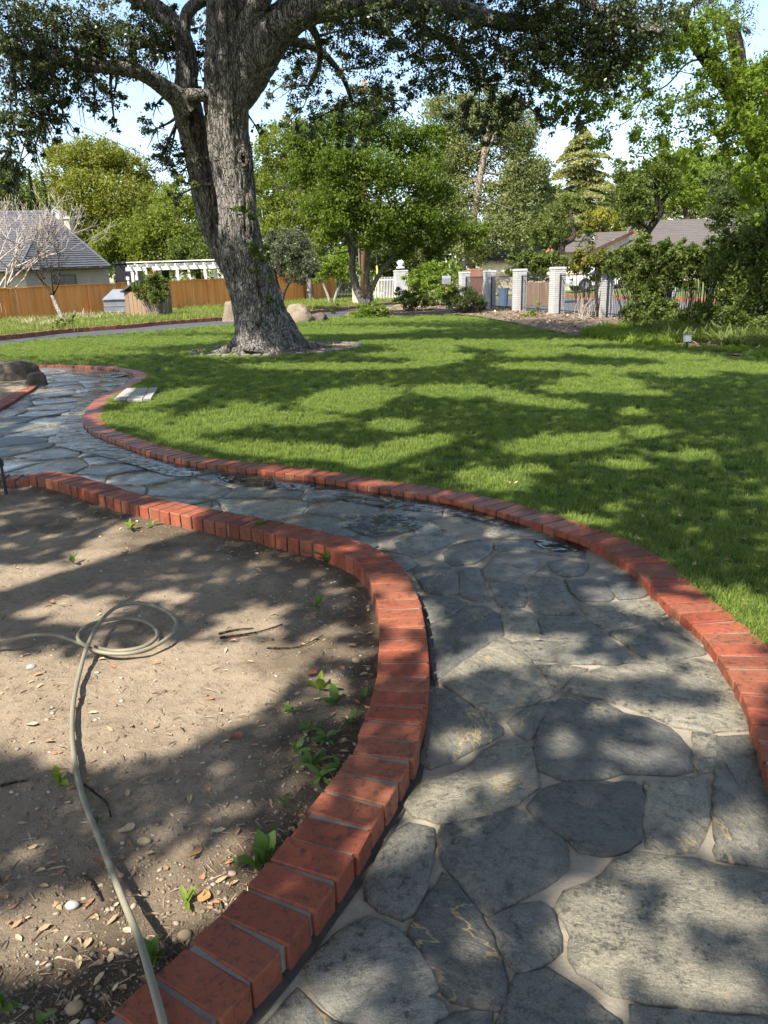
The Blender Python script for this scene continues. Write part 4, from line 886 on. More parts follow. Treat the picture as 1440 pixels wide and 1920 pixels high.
wire('thin dark power line crossing the sky left of the oak', wp(60, 185, 60), wp(330, 312, 58), .3, .022)
wire('pale service cable slanting across the tall eucalyptus', wp(790, 318, 60), wp(960, 393, 55), .1, .03)
mb = MB(); P = gp(675, 567); mb.box((P[0]+.0, 50, .6), (.5, .4, 1.2)); tag(mb.build('utility_box', M['cream'], None, bevel=.03), 'beige utility cabinet behind the maple trunk', 'cabinet')
mb = MB(); mb.tube([(6.75, 42.8, 0), (6.75, 42.8, .85), (6.75, 42.8, .95)], [.22, .28, .3], 10); tag(mb.build('bin', simple('blue_plastic', (.12, .2, .32), None, 3, .4, 0), None), 'small blue bin behind the second iron panel from the rosemary', 'bin')
# ================================================================ TREES AND SHRUBS
DM = 2.3
def unit(n):
    v = RNG.normal(0, 1, (n, 3)); return v/np.linalg.norm(v, axis=1)[:, None]
def leaf_mesh(C, size, mat, name='crown', up=.5, asp=.55, droop=0.0, six=False):
    """one small folded blade per centre"""
    n = len(C); size = np.broadcast_to(np.asarray(size, float), (n,))*RNG.uniform(.65, 1.3, n)
    u = unit(n); u[:, 2] -= droop; u /= np.linalg.norm(u, axis=1)[:, None]
    nn = unit(n); nn[:, 2] += up; v = np.cross(nn, u); v /= np.linalg.norm(v, axis=1)[:, None]+1e-9
    L_ = (size*.5)[:, None]; Wd = L_*asp
    nrm = np.cross(u, v)*(L_*.18)
    V = np.stack([C-u*L_, C+v*Wd+u*L_*.1+nrm, C+u*L_, C-v*Wd+u*L_*.1+nrm], 1).reshape(-1, 3)
    return mesh_np(name, V, np.arange(4*n).reshape(n, 4), mat)
def clumped(c, r, n, flat=.8, cr=.30, gaps=.0, k=None):
    """n leaf centres in small sprays spread through a ball"""
    m = k or max(5, int(n/45)); d = unit(m); rad = RNG.random(m)**.42
    s = c+d*rad[:, None]*r*np.array([1, 1, flat]); w = RNG.random(m)**1.3+.15; w /= w.sum(); idx = RNG.choice(m, n, p=w)
    g = RNG.normal(0, 1, (n, 3))*np.array([1, 1, .75]); g *= (cr*r*(.35+.65*RNG.random(m)))[idx][:, None]*.75
    return s[idx]+g
def px_blobs(bl):
    out = []
    for b in bl:
        c = wp(b[0], b[1], b[2]); out.append((c, b[3]/FPX*np.linalg.norm(c-CAM), b[3], b[4] if len(b) > 4 else 1.0))
    return out
def crown_pts(bl, leafpx, dens, flat=.8, cr=.3):
    P = []
    for c, r, rp, k in bl:
        n = max(8, int(DM*dens*k*pi*rp*rp/(leafpx*leafpx*.22))); P.append(clumped(c, r, n, flat, cr))
    return np.concatenate(P)
def limb_pts(pts):
    """(px, py, distance, radius in px) -> world points, radii"""
    P = [wp(a, b, Y) for a, b, Y, r in pts]; R = [r/FPX*np.linalg.norm(p-CAM) for p, (_, _, _, r) in zip(P, pts)]
    return smooth_path(P, R, 5)
def put(o, base): o.location = -Vector([float(q) for q in base]); return o
DARKB = mat_bark('dark_bark', (.045, .036, .03), (.03, .025, .02), (.012, .01, .008), 1.5)
def tree(name, label, cat, base, limbs, blobs, leafpx, dens, lm, bm, flat=.8, cr=.3, twigs=True, group=None, asp=.55, droop=0, up=.5, tw=.02, sides=8):
    root = empty(name, base, label, cat, group); mb = MB(); sk = []
    for l in limbs:
        P, R = limb_pts(l); V, F = tube_vf(P, R, sides); mb.add(V, F); sk += list(zip(P, R))
    bl = px_blobs(blobs)
    if twigs and sk:
        S = np.array([p for p, _ in sk])
        for c, r, rp, k in bl:
            dd = np.linalg.norm(S-c, axis=1)+np.maximum(0, S[:, 2]-c[2])*1.5; i = int(np.argmin(dd)); a = S[i]
            m = a*.5+c*.5+np.array([0, 0, -.08*np.linalg.norm(c-a)])+RNG.normal(0, .05*np.linalg.norm(c-a)+.01, 3)
            r0 = min(sk[i][1]*.6, tw*2.5); P, R = smooth_path([a, m, c], [r0, r0*.65, tw*.3], 4); V, F = tube_vf(P, R, 5); mb.add(V, F)
            for _ in range(3):
                e = c+unit(1)[0]*r*.9; P, R = smooth_path([m*.3+c*.7, (c+e)/2+RNG.normal(0, .1*r, 3), e], [tw*.6, tw*.4, tw*.15], 3); V, F = tube_vf(P, R, 4); mb.add(V, F)
    if mb.v: put(mb.build('trunk', bm, root, True), base)
    C = crown_pts(bl, leafpx, dens, flat, cr)
    Y = np.mean([b[2] for b in blobs]); me = leaf_mesh(C-np.asarray(base), leafpx/FPX*Y*1.06, lm, 'crown', up, asp, droop); obj('crown', me, root)
    return root
# ---------------------------------------------------------------- the big oak
def oak():
    base = np.array([-2.55, 18.25, 0]); root = empty('oak_tree', base, 'huge old oak with leaning grey furrowed trunk in a ring bed on the lawn', 'tree')
    def bark_tube(pts, n, k, flare=None, amp=1.0, seed=0, wz=1.0):
        P = [wp(a, b, Y) for a, b, Y, r in pts]; R = [r/FPX*np.linalg.norm(p-CAM) for p, (_, _, _, r) in zip(P, pts)]
        P, R = smooth_path(P, R, k); V, F = tube_vf(P, R, n); V = V.reshape(len(P), n, 3); d = V-P[:, None, :]; s = np.r_[0, np.cumsum(np.linalg.norm(np.diff(P, axis=0), axis=1))]
        for i in range(len(P)):
            z = P[i][2]
            for j in range(n):
                q = V[i, j]; th = 2*pi*j/n
                lob = .07*mnoise.noise(Vector((math.cos(th)*1.3+seed, math.sin(th)*1.3, s[i]*.35)))+.045*mnoise.noise(Vector((math.cos(th)*2.6, math.sin(th)*2.6+seed, s[i]*.8)))
                fur = mnoise.noise(Vector((q[0]*11+seed, q[1]*11, q[2]*2.3))); fur = (abs(fur)-.2)*.08*amp; fine = mnoise.noise(Vector((q[0]*26, q[1]*26, q[2]*8)))*.012*amp
                e = lob+(fur+fine)/max(R[i], .08)*.8
                if flare is not None:
                    f = math.exp(-max(0, z)/.33); e += f*(.16+.30*max(0, mnoise.noise(Vector((math.cos(th)*1.7+4, math.sin(th)*1.7, .3)))*1.8))
                V[i, j] = P[i]+d[i, j]*(1+e)
        return V.reshape(-1, 3), F
    mb = MB()
    main = [(502,676,18.2,58),(504,660,18.25,59),(503,640,18.25,58),(497,615,18.25,51),(489,590,18.25,46),(481,560,18.2,43),(468,520,18.15,41),(457,480,18.1,40),(449,440,18.05,36),(446,400,18.0,32),(441,350,18.1,34),(434,300,18.05,35),(428,250,18.0,34),(425,200,17.95,35),(425,150,17.9,34),(426,100,17.9,32),(428,50,17.85,33),(431,0,17.8,33),(434,-60,17.8,30),(430,-130,17.8,26)]
    V, F = bark_tube(main, 150, 12, True); mb.add(V, F)
    left = [(467,560,18.85,19.8),(447,515,18.85,23.4),(423,470,18.75,24.3),(400,425,18.7,22.5),(389,380,18.65,21.6),(378,330,18.6,21.6),(369,280,18.55,21.6),(358,230,18.45,24.3),(350,195,18.35,23.4),(349,165,18.15,18.0),(350,120,18.15,17.1),(342,78,18.2,16.2),(319,42,18.2,15.3),(287,14,18.2,14.4),(252,-10,18.2,13.5),(202,-40,18.1,11.7)]
    V, F = bark_tube(left, 84, 10, None, .8, 5); mb.add(V, F)
    rt = [(442,190,18.0,24),(462,150,17.9,30),(480,112,17.8,33),(505,66,17.7,33),(550,28,17.5,26),(600,10,17.3,23),(650,2,17.1,22),(720,-8,16.9,18),(790,-8,16.7,16),(840,4,16.6,14),(880,24,16.5,13),(930,38,16.4,12),(985,43,16.2,11),(1015,37,16.1,10),(1042,14,16.0,9),(1075,-25,15.8,8)]
    V, F = bark_tube(rt, 70, 8, None, .6, 9); mb.add(V, F)
    for a, l, r in ((.1, 1.25, .17), (-.7, 1.15, .16), (-1.35, 1.0, .15), (-2.0, 1.05, .17), (-2.75, 1.2, .16), (2.6, 1.0, .15), (.9, 1.1, .15)):
        c0 = np.array([-2.62, 18.3]); d = np.array([math.cos(a), math.sin(a)]); pts = [(*(c0+d*.35), .62), (*(c0+d*.62), .30), (*(c0+d*.9), .12), (*(c0+d*l*1.05), .03), (*(c0+d*l*1.3), -.06)]
        P, R = smooth_path(pts, [r*.9, r*1.05, r*.8, r*.55, r*.25], 6); V, F = tube_vf(P, R, 14); V = V+np.array([[.03*mnoise.noise(Vector(q)*4), .03*mnoise.noise(Vector(q)*4+Vector((5, 0, 0))), .02*mnoise.noise(Vector(q)*6)] for q in V]); mb.add(V, F)
    put(mb.build('trunk', M['oakbark'], root, True), base)
    sk = []
    def lim(pts, am=.5, n=28):
        V, F = bark_tube(pts, n, 7, None, am*.4, pts[0][0]); b = MB().add(V, F); put(b.build('limb', M['oakbark'], root, True), base); P, R = limb_pts(pts); sk.extend(zip(P, R))
    lim([(352,205,17.85,24),(335,185,17.7,17),(312,167,17.5,14),(285,148,17.2,11.5),(255,133,17.0,10.5),(220,127,16.8,10),(180,123,16.6,9.5),(140,119,16.4,9),(100,112,16.2,9),(72,107,16.0,8),(40,98,15.9,5),(5,92,15.8,3.5),(-60,70,15.6,2)], .6, 40)
    lim([(350,85,18.0,9),(346,55,17.9,9),(352,24,17.9,9),(370,6,17.9,9),(400,-8,17.9,8)])
    lim([(445,95,17.8,20),(462,55,17.6,18),(480,18,17.4,17),(498,-20,17.2,15),(520,-80,17,13)])
    lim([(300,88,18.1,9),(315,85,18.1,8),(280,80,18,6),(240,92,17.8,5)]); lim([(352,178,17.6,10),(372,178,17.6,9),(395,182,17.75,11)])
    lim([(515,75,18.2,8),(560,80,18.6,7),(600,95,19,6),(640,140,19.5,4),(660,190,20,3)]); lim([(720,0,17,8),(760,20,17.2,7),(800,55,17.4,6),(850,85,17.3,5),(890,120,17.2,4),(900,160,17.1,3)])
    lim([(1060,-20,15.9,8),(1110,10,15.6,6),(1170,40,15.4,5),(1240,60,15.1,4)]); lim([(560,30,17.6,9),(590,60,18.2,6),(600,110,18.7,5),(580,160,19.2,3)])
    for p in (main[10:], left[8:], rt): P, R = limb_pts(p); sk.extend(zip(P, R))
    # burl and healed knot
    mb = MB(); c = wp(457, 298, 17.62); th = np.linspace(0, 2*pi, 15); ring = [c+np.array([.085*math.cos(t), 0, .14*math.sin(t)]) for t in th]; mb.tube(ring, np.full(15, .045), 8); mb.tube([c+[0, .12, 0], c+[0, .03, 0]], [.08, .08], 10); put(mb.build('knot', M['oakbark'], root, True), base)
    bl = [(50,100,14.9,32,.9),(115,108,15.3,30,.8),(185,118,15.8,20,.6),(10,90,14.6,32),(150,95,15.6,26,.7),(250,70,16.6,30,.6),(30,40,16,60),(100,40,16.5,60),(180,55,17,62),(55,110,16,55),(130,105,17,50),(205,105,17,48),(270,55,18,52),(255,110,17.6,42),(30,180,15.6,50),(95,180,16,46),(20,240,15.2,45),(85,235,15.6,36),(10,310,15,36),(150,165,16.6,44),(312,105,18.4,38),(290,200,18,18,.6),(215,175,17,30,.7),(215,235,17,16,.6),(60,290,15.2,26,.5),(20,360,15,22,.5),(120,225,16,26,.6),(180,205,16.6,22,.5),
          (285,245,18.5,26,.7),(320,285,18.5,34),(337,325,18.6,32),(300,305,18.6,22),(330,370,18.4,18,.6),(375,105,18.6,30),(380,50,18.7,26),(330,15,18.4,24,.7),(365,150,18.8,22),(375,250,18.8,18),
          (545,100,19.2,34),(600,125,19.5,46),(545,165,20,40),(655,55,18.2,50,1.2),(705,115,18.6,52),(645,190,20,46),(705,205,20,40),(590,225,20,36),(505,180,20,20,.7),(765,55,17.6,56,1.2),(795,125,18,50),(745,190,19,36),(482,240,19,14),(660,260,20,30,.8),(540,230,20,24,.7),(700,20,17.2,30,1.2),
          (845,90,17,55,1.2),(885,150,17,48),(930,90,16.6,56,1.2),(985,15,16,50,1.3),(1000,105,16,56,1.3),(945,200,17,40,.9),(985,180,16.6,34),(1060,55,16,66,1.5),(1125,35,15.6,66,1.5),(1180,70,15.6,60,1.3),(1100,120,15.6,52,1.2),(1245,40,17.5,48),(1165,140,15.6,36),(910,245,17.2,34,.9),(870,225,17.4,28),(880,0,16.8,40,1.3),(800,0,17,40,1.3),(640,28,16.2,36,.9),(740,22,15.8,40,1.0),(690,40,16,30),(800,40,15.8,36),(570,55,16.8,24,.6),(870,40,15.6,30),(1080,230,16,26,.5),(1020,230,16.4,26,.6),(1310,20,20.5,40,.8),(1380,40,21,40,.7)]
    bs = px_blobs(bl); S = np.array([p for p, _ in sk]); mb = MB()
    for c, r, rp, k in bs:
        i = int(np.argmin(np.linalg.norm(S-c, axis=1))); a = S[i]; L_ = np.linalg.norm(c-a); m = (a+c)/2+np.array([0, 0, .06*L_])+RNG.normal(0, .06*L_, 3); r0 = min(sk[i][1]*.5, .05)
        P, R = smooth_path([a, m, c], [r0, r0*.6, .012], 5); V, F = tube_vf(P, R, 6); mb.add(V, F)
        for _ in range(6):
            e = c+unit(1)[0]*r*1.0; e[2] -= .25*r; P, R = smooth_path([m*.25+c*.75, (c+e)/2+RNG.normal(0, .12*r, 3), e], [.013, .009, .004], 4); V, F = tube_vf(P, R, 4); mb.add(V, F)
    put(tag(mb.build('branches', M['oakbark'], root, True), kind='stuff'), base)
    C = crown_pts(bs, 5.2, .68, .85, .21)
    obj('crown', leaf_mesh(C-base, .066, L['oak'], 'crown', .3, .55, .2), root)
    tuft = px_blobs([(480,465,17.3,20),(492,488,17.25,18),(454,390,17.35,18),(472,400,17.4,14),(507,560,17.45,11,.7),(478,508,17.3,11),(347,340,17.5,20),(497,470,17.6,14),(500,520,17.4,10,.6)])
    obj('trunk_sprouts', leaf_mesh(crown_pts(tuft, 6.2, .8)-base, .08, L['mid'], 'trunk_sprouts', .3), root)
    return root
oak()
def ring():
    root = empty('ring_bed_kerb', (RING_C[0], RING_C[1], 0), 'low stone ring kerb round the bed at the foot of the oak', 'kerb'); n = 52; rx, ry = 2.02, 1.72
    ms = []
    for i in range(n):
        t = 2*pi*i/n; mb = MB(); mb.box((0, 0, .0), (.215*random.uniform(.93, 1.0), .13, .11)); o = mb.build('kerb_stone', M['curb'], root, bevel=.02)
        o.location = (rx*math.cos(t), ry*math.sin(t), .018+random.gauss(0, .006)); o.rotation_euler = (random.gauss(0, .05), random.gauss(0, .05), math.atan2(ry*math.cos(t), -rx*math.sin(t)))
    V = [(RING_C[0], RING_C[1], .07)]; F = []
    for k, (f, z) in enumerate(((.5, .06), (.95, .035))):
        for i in range(48): t = 2*pi*i/48; V.append((RING_C[0]+rx*f*math.cos(t), RING_C[1]+ry*f*math.sin(t), z+random.gauss(0, .012)))
    for i in range(48): j = (i+1) % 48; F += [(0, 1+i, 1+j), (1+i, 49+i, 49+j, 1+j)]
    me = bpy.data.meshes.new('ring_bed'); me.from_pydata(V, [], F); me.materials.append(M['soil']); o = obj('ring_bed', me); o['kind'] = 'structure'
    pts = []
    while len(pts) < 900:
        a, b = random.uniform(-1, 1), random.uniform(-1, 1)
        if a*a+b*b < .88: pts.append((RING_C[0]+rx*a, RING_C[1]+ry*b, .06))
    litter('oak_leaf_litter', pts, .015, .05, M['litter'], .5, .005)
    P = []
    for x, y, r in ((-3.9, 18.3, .35), (-3.5, 17.9, .4), (-3.1, 18.1, .3), (-4.1, 18.9, .3), (-1.3, 18.6, .3)):
        for _ in range(22): a = random.uniform(0, 6.28); d = r*random.random(); P.append((x+d*math.cos(a), y+d*math.sin(a), .05))
    P = np.array(P); scatter('ring_weeds', P, np.stack([RNG.normal(0, .2, len(P)), RNG.normal(0, .2, len(P)), RNG.uniform(0, 6, len(P))], 1), RNG.uniform(.5, 1.1, len(P)), [clump(14, .07, .07, .02, L['lime'], 1.3, 70+i) for i in range(3)])
ring()
# ---------------------------------------------------------------- the background trees
BT = 'trees in the gardens beyond the fences'
tree('maple_tree', 'large round yellow green maple standing behind the slate roofed house', 'tree', wp(185, 520, 80)*[1, 1, 0], [[(185,560,80,12),(188,470,80,10),(180,420,80,7),(165,370,80,5)],[(188,460,80,7),(215,400,80,5),(235,350,80,4)]],
     [(130,315,80,46),(180,300,78,46),(238,318,80,42),(272,360,80,34),(105,360,80,32),(150,365,76,50),(220,375,76,52),(185,425,78,46),(250,420,78,42),(150,440,80,34),(285,400,80,26),(195,290,82,30),(110,290,82,24),(235,440,78,34)], 4.6, 1.5, L['yell'], M['bark'])
def cypress(px, yt, yb, w, Y, lm, label):
    top = wp(px, yt, Y); bt = wp(px, yb, Y); base = bt*[1, 1, 0]; H = top[2]; n = 2600; z = RNG.random(n)*H; R = w/FPX*Y; f = np.clip(1-(z/H)**2.2, .03, 1)*np.clip(z/H*6+.3, 0, 1); th = RNG.uniform(0, 6.28, n); r = R*f*RNG.random(n)**.35*(1+.25*np.sin(z*3+th*2))
    root = empty('cypress_tree', base, label, 'tree'); obj('crown', leaf_mesh(np.stack([r*np.cos(th), r*np.sin(th), z], 1), 5/FPX*Y*1.4, lm, 'crown', .1, .35, -1.4), root); mb = MB(); mb.tube([(0, 0, 0), (0, 0, H*.9)], [.16, .04], 6); mb.build('trunk', M['bark'], root)
cypress(84, 318, 520, 7, 70, L['cypd'], 'very dark slim cypress rising beside the slate roof ridge'); cypress(52, 318, 520, 13, 74, L['cyp'], 'green cypress column left of the dark slim one'); cypress(106, 322, 520, 11, 76, L['cyp'], 'green cypress column right of the dark slim one'); cypress(24, 330, 520, 14, 76, L['cyp'], 'leftmost green cypress column at the picture edge')
tree('leafy_tree', 'bright green leafy tree above the pergola left of the oak', 'tree', wp(310, 525, 66)*[1, 1, 0], [[(310,540,66,7),(312,480,66,6),(330,430,66,4)],[(312,480,66,4),(270,440,66,3)]],
     [(225,450,66,40),(285,430,64,46),(340,400,66,50),(385,430,66,40),(215,475,66,30),(330,455,64,46),(275,468,64,38),(380,380,68,36),(400,465,66,32),(180,470,68,26),(310,375,68,30),(420,420,68,30)], 5.0, 1.5, L['bright'], M['bark'])
tree('bushy_tree', 'dull olive green bushy tree between bright tree and pergola', 'tree', wp(385, 525, 64)*[1, 1, 0], [[(372,540,64,5),(372,490,64,4)]], [(345,470,62,30),(385,478,62,30),(360,495,62,22),(410,490,62,22),(330,490,62,20),(370,440,63,24)], 4.5, 1.5, L['hedge'], M['bark'])
tree('sycamore_tree', 'airy light green sycamore with white trunk right of the oak', 'tree', wp(578, 555, 62)*[1, 1, 0], [[(580,570,62,6),(578,480,62,5.5),(574,400,62,5),(566,340,62,4),(555,290,62,3)],[(576,430,62,4),(535,350,62,3),(505,290,62,2)],[(578,420,62,3),(612,385,62,2.5)]],
     [(500,290,62,38),(532,262,62,34),(565,320,62,42),(505,365,61,40),(595,370,62,40),(545,400,61,40),(612,325,62,30),(520,430,60,36),(600,430,62,32),(480,340,62,24),(555,235,64,26),(500,245,64,22),(640,400,63,34),(570,450,60,34)], 5, 1.0, L['bright'], M['whitebark'], cr=.28, tw=.06)
tree('leafy_tree', 'tall fresh green tree filling the gap right behind the oak trunk', 'tree', wp(520, 555, 74)*[1, 1, 0], [[(525,570,74,6),(522,450,74,5),(525,350,74,4)]], [(495,330,76,36),(540,345,76,40),(590,350,76,40),(500,400,76,36),(560,410,76,40),(620,300,78,36),(660,340,78,40),(600,440,76,40),(520,450,76,34),(555,290,78,30)], 4.8, 1.2, L['mid'], M['bark'])
tree('olive_tree', 'silvery grey green olive tree right of the oak trunk', 'tree', wp(535, 578, 42)*[1, 1, 0], [[(528,580,42,3),(532,550,42,3),(545,525,42,2.5),(560,505,42,2)],[(530,560,42,2.5),(520,530,42,2),(515,505,42,1.5)]], [(530,470,42,36),(572,482,42,32),(508,495,42,26),(556,510,42,30),(545,450,42,30),(590,505,42,20),(515,450,42,20),(500,525,42,18)], 4.4, 1.35, L['olive'], M['bark'], asp=.35, cr=.25)
tree('maple_tree', 'broad dark green maple with forked multi stem trunk in the centre', 'tree', gp(688, 598)*[1, 1, 0], [[(684,598,36,9),(682,570,36,8),(668,540,36,7),(660,505,36,6),(663,470,36,5.5),(665,420,36,5),(662,360,36,4),(640,290,36,3)],[(686,590,36,7),(692,560,36,7),(688,520,36,5),(690,470,36,5),(694,420,36,5),(712,370,36,4),(730,300,36,3)],[(690,560,36,5),(708,520,36,4),(730,490,36,3),(770,460,36,2.5),(820,445,36,2)],[(663,470,36,4),(640,430,36,3),(610,390,36,2.5)],[(694,430,36,4),(740,400,36,3),(790,350,36,2.5)],[(664,500,36,3),(655,470,36,2.5),(650,440,36,2)]],
     [(600,265,36,46),(650,232,36,46),(702,240,35,52),(762,262,36,46),(800,295,36,36),(578,320,36,44),(640,312,34,50),(702,322,34,56),(772,332,35,52),(818,362,36,34),(600,385,35,40),(655,398,34,50),(722,402,34,52),(790,412,35,46),(838,432,36,36),(880,445,36,28),(622,438,35,28),(690,448,34,32),(760,458,35,34),(705,190,36,34),(560,265,36,30),(820,470,36,24),(905,430,36,18,.7),(640,360,34,40),(745,440,34,30),(600,470,36,16,.6),(810,250,36,26)], 5.0, 1.2, L['maple'], M['greybark'], cr=.3, tw=.035, flat=.7)
tree('small_tree', 'small lime green tree with pale twisting stems by the cedar fence end', 'tree', wp(627, 577, 52)*[1, 1, 0], [[(622,580,52,2.6),(615,555,52,2.4),(606,530,52,2),(612,505,52,1.6)],[(624,580,52,2.6),(630,552,52,2.4),(640,530,52,2)]], [(608,502,52,26),(642,498,52,26),(625,482,52,22),(658,515,52,20),(600,520,52,16),(645,475,53,18)], 4.4, 1.3, L['lime'], M['whitebark'])
tree('eucalyptus_tree', 'tall pale olive eucalyptus with bare tan trunk behind the centre maple', 'tree', wp(893, 520, 72)*[1, 1, 0], [[(885,560,72,6),(886,480,72,5.5),(888,420,72,5.5),(896,360,72,5.5),(904,310,72,5),(912,260,72,4),(920,215,72,3)],[(905,300,72,3),(930,250,72,2.5),(950,215,72,2)]],
     [(850,225,74,54),(905,200,74,50),(955,240,73,50),(868,300,74,50),(962,322,73,52),(825,330,74,46),(995,335,74,40),(850,375,73,46),(945,375,72,44),(985,390,73,44),(850,425,72,54),(945,432,71,54),(1005,432,72,34),(800,400,74,40),(890,455,70,46),(800,455,72,36),(970,270,75,40),(840,280,75,44),(1010,370,75,30)], 4.6, 1.3, L['euc'], M['palebark'], cr=.32, tw=.07)
def deodar():
    Y = 82; top = wp(1095, 238, Y); base = top*[1, 1, 0]; H = top[2]; root = empty('deodar_tree', base, 'pale layered deodar cedar with drooping tiers against the sky', 'tree'); mb = MB(); mb.tube([(0, 0, 0), (0, 0, H*.6), (0, 0, H)], [.45, .25, .04], 8); C = []; S = []
    z = H*.99
    while z > H*.12:
        f = 1-z/H; Rm = 8.6*f**.62*(.8+.2*random.random()); nb = 2+int(random.random()*1.6)
        for b in range(nb):
            th = random.uniform(0, 6.28); R = Rm*random.uniform(.6, 1.1); pts = []
            for t in np.linspace(0, 1, 7): pts.append(np.array([R*t*math.cos(th), R*t*math.sin(th), z+R*(.20*t-.32*t*t)]))
            mb.tube(pts, np.linspace(.06, .015, 7), 4)
            n = int(130+400*R/6); t = RNG.random(n)**.7; w = .19*R*(1-t*.6)+.15; p = np.array([np.interp(t, np.linspace(0, 1, 7), [q[k] for q in pts]) for k in range(3)]).T
            s = RNG.normal(0, 1, n)*w; p[:, 0] += -math.sin(th)*s; p[:, 1] += math.cos(th)*s; p[:, 2] -= np.abs(s)*.28+RNG.random(n)*.18; C.append(p)
        z -= random.uniform(.16, .34)
    mb.build('trunk', M['bark'], root, True); obj('crown', leaf_mesh(np.concatenate(C), 4.6/FPX*Y*1.3, L['cedar'], 'crown', 1.2, .5, .3), root)
deodar()
tree('yellow_tree', 'small golden yellow tree beside the roof of the ranch house', 'tree', wp(1125, 470, 70)*[1, 1, 0], [[(1125,480,70,3),(1125,430,70,2.5)]], [(1118,402,70,20),(1148,408,70,16),(1100,420,70,14),(1130,425,70,16),(1165,425,71,14)], 4.2, 1.2, L['gold'], M['bark'])
tree('small_oak', 'small dark tree with crooked black trunk in front of the ranch roof', 'tree', wp(1205, 520, 44)*[1, 1, 0], [[(1203,560,44,7),(1206,470,44,7),(1212,440,44,6),(1230,412,44,6),(1240,395,44,5),(1233,375,44,5),(1230,350,44,4)],[(1236,385,44,4),(1255,360,44,3)]],
     [(1185,345,44,34),(1228,318,44,34),(1195,385,44,36),(1172,318,44,22),(1250,345,44,26),(1200,420,44,22,.7),(1180,400,44,20)], 5, 1.5, L['mid'], DARKB, tw=.04)
tree('lime_tree', 'bright lime green tree lit by sun behind the crooked dark tree', 'tree', wp(1290, 480, 84)*[1, 1, 0], [[(1290,500,84,5),(1288,420,84,4),(1280,360,84,3)]], [(1270,330,84,36),(1305,350,84,36),(1262,372,84,26),(1318,372,84,26),(1260,300,84,26),(1330,370,84,26),(1290,300,84,26),(1340,320,84,24)], 5.2, 1.35, L['lime'], M['bark'])
tree('crooked_tree', 'thin tree with s bent grey trunk behind the iron fence', 'tree', wp(1052, 520, 46)*[1, 1, 0], [[(1046,540,46,7),(1052,478,46,6),(1056,458,46,5.5),(1072,448,46,5),(1076,435,46,4),(1072,410,46,3.5),(1070,385,46,2.5)],[(1052,470,46,4),(1036,450,46,3),(1022,430,46,2)]], [(1035,415,46,30,.8),(1070,385,46,26,.8),(1005,438,46,26),(1095,420,46,20,.7),(1040,450,46,20),(1100,450,46,20,.6)], 4.6, 1.0, L['mid'], M['bark'])
tree('dark_tree', 'dense dark evergreen behind the right end of the ranch roof', 'tree', wp(1390, 480, 50)*[1, 1, 0], [[(1392,520,50,10),(1395,430,50,9),(1400,340,50,8)]], [(1360,375,50,34),(1398,385,50,40),(1430,410,48,40),(1352,410,50,24),(1345,340,52,26),(1440,350,50,40),(1400,330,52,34)], 5, 1.5, L['dark'], M['bark'])
# the tall tree at the right whose bright sprays hang into the view
tree('elm_tree', 'tall tree at the right edge with bright green sprays hanging against the sky', 'tree', gp(1520, 660)*[1, 1, 0], [[(1500,700,19,22),(1478,520,19,20),(1455,380,19,18),(1430,290,19,17),(1395,215,19,15),(1350,140,18.8,14),(1310,85,18.6,12),(1270,20,18.4,9)],[(1425,290,19,15),(1440,200,19,13),(1460,100,19,10)],[(1385,200,18.9,8),(1385,120,18.6,12),(1370,40,18.4,10)],[(1330,110,18.7,2),(1290,118,18.3,1.4),(1250,160,18,1.2),(1210,180,17.8,.9),(1180,225,17.6,.7),(1140,240,17.5,.5)],[(1390,250,18.9,2),(1340,250,18.5,1.4),(1300,285,18.2,1),(1230,305,18,.5)],[(1310,85,18.6,2),(1260,80,18.3,1.4),(1200,125,18,1),(1130,140,17.7,.7),(1060,190,17.5,.5)]],
     [(1410,160,18,44),(1435,215,18,46),(1390,260,18,34,.8),(1438,290,18,40,1.2),(1330,60,18,40,.7),(1395,330,18,30,.9),(1430,365,18,34,1.2),(1360,290,18,24,.6),(1290,50,17.8,36,.7),(1250,110,17.6,36,.8),(1190,130,17.5,34,.7),(1130,150,17.4,34,.7),(1080,170,17.4,34,.7),(1040,210,17.4,30,.6),(1100,220,17.4,34,.6),(1160,200,17.5,34,.55),(1220,190,17.6,36,.5),(1280,200,17.8,36,.5),(1330,180,18,34,.6),(1130,260,17.5,26,.35),(1190,260,17.6,30,.45),(1240,260,17.8,32,.5),(1300,260,18,32,.5),(1350,230,18,30,.6),(1280,300,18,26,.45),(1020,160,17.4,26,.6),(1340,130,18,30,.6),(1225,300,17.8,22,.35),(1440,130,18,30)], 5.6, 1.25, L['lime'], M['bark'], cr=.36, tw=.009, flat=.8, asp=.6)
ELM = [o for o in bpy.data.objects if o.name == 'elm_tree'][0]
def elm_front():
    bl = px_blobs([(1350,110,16.5,30,.7),(1400,140,16.5,38),(1422,220,16.5,42),(1388,195,16.5,32),(1432,310,16.5,40),(1402,285,16.8,30),(1330,90,17,24,.8),(1425,395,17,30),(1385,330,17,24),(1345,250,17,22,.7),(1310,320,17.5,24),(1280,300,17.5,22,.7)])
    o = obj('front_sprays', leaf_mesh(crown_pts(bl, 9, .42, .7, .2)-np.array(ELM.location), 9/FPX*17, L['lime'], 'front_sprays', .8, .6), ELM)
elm_front()
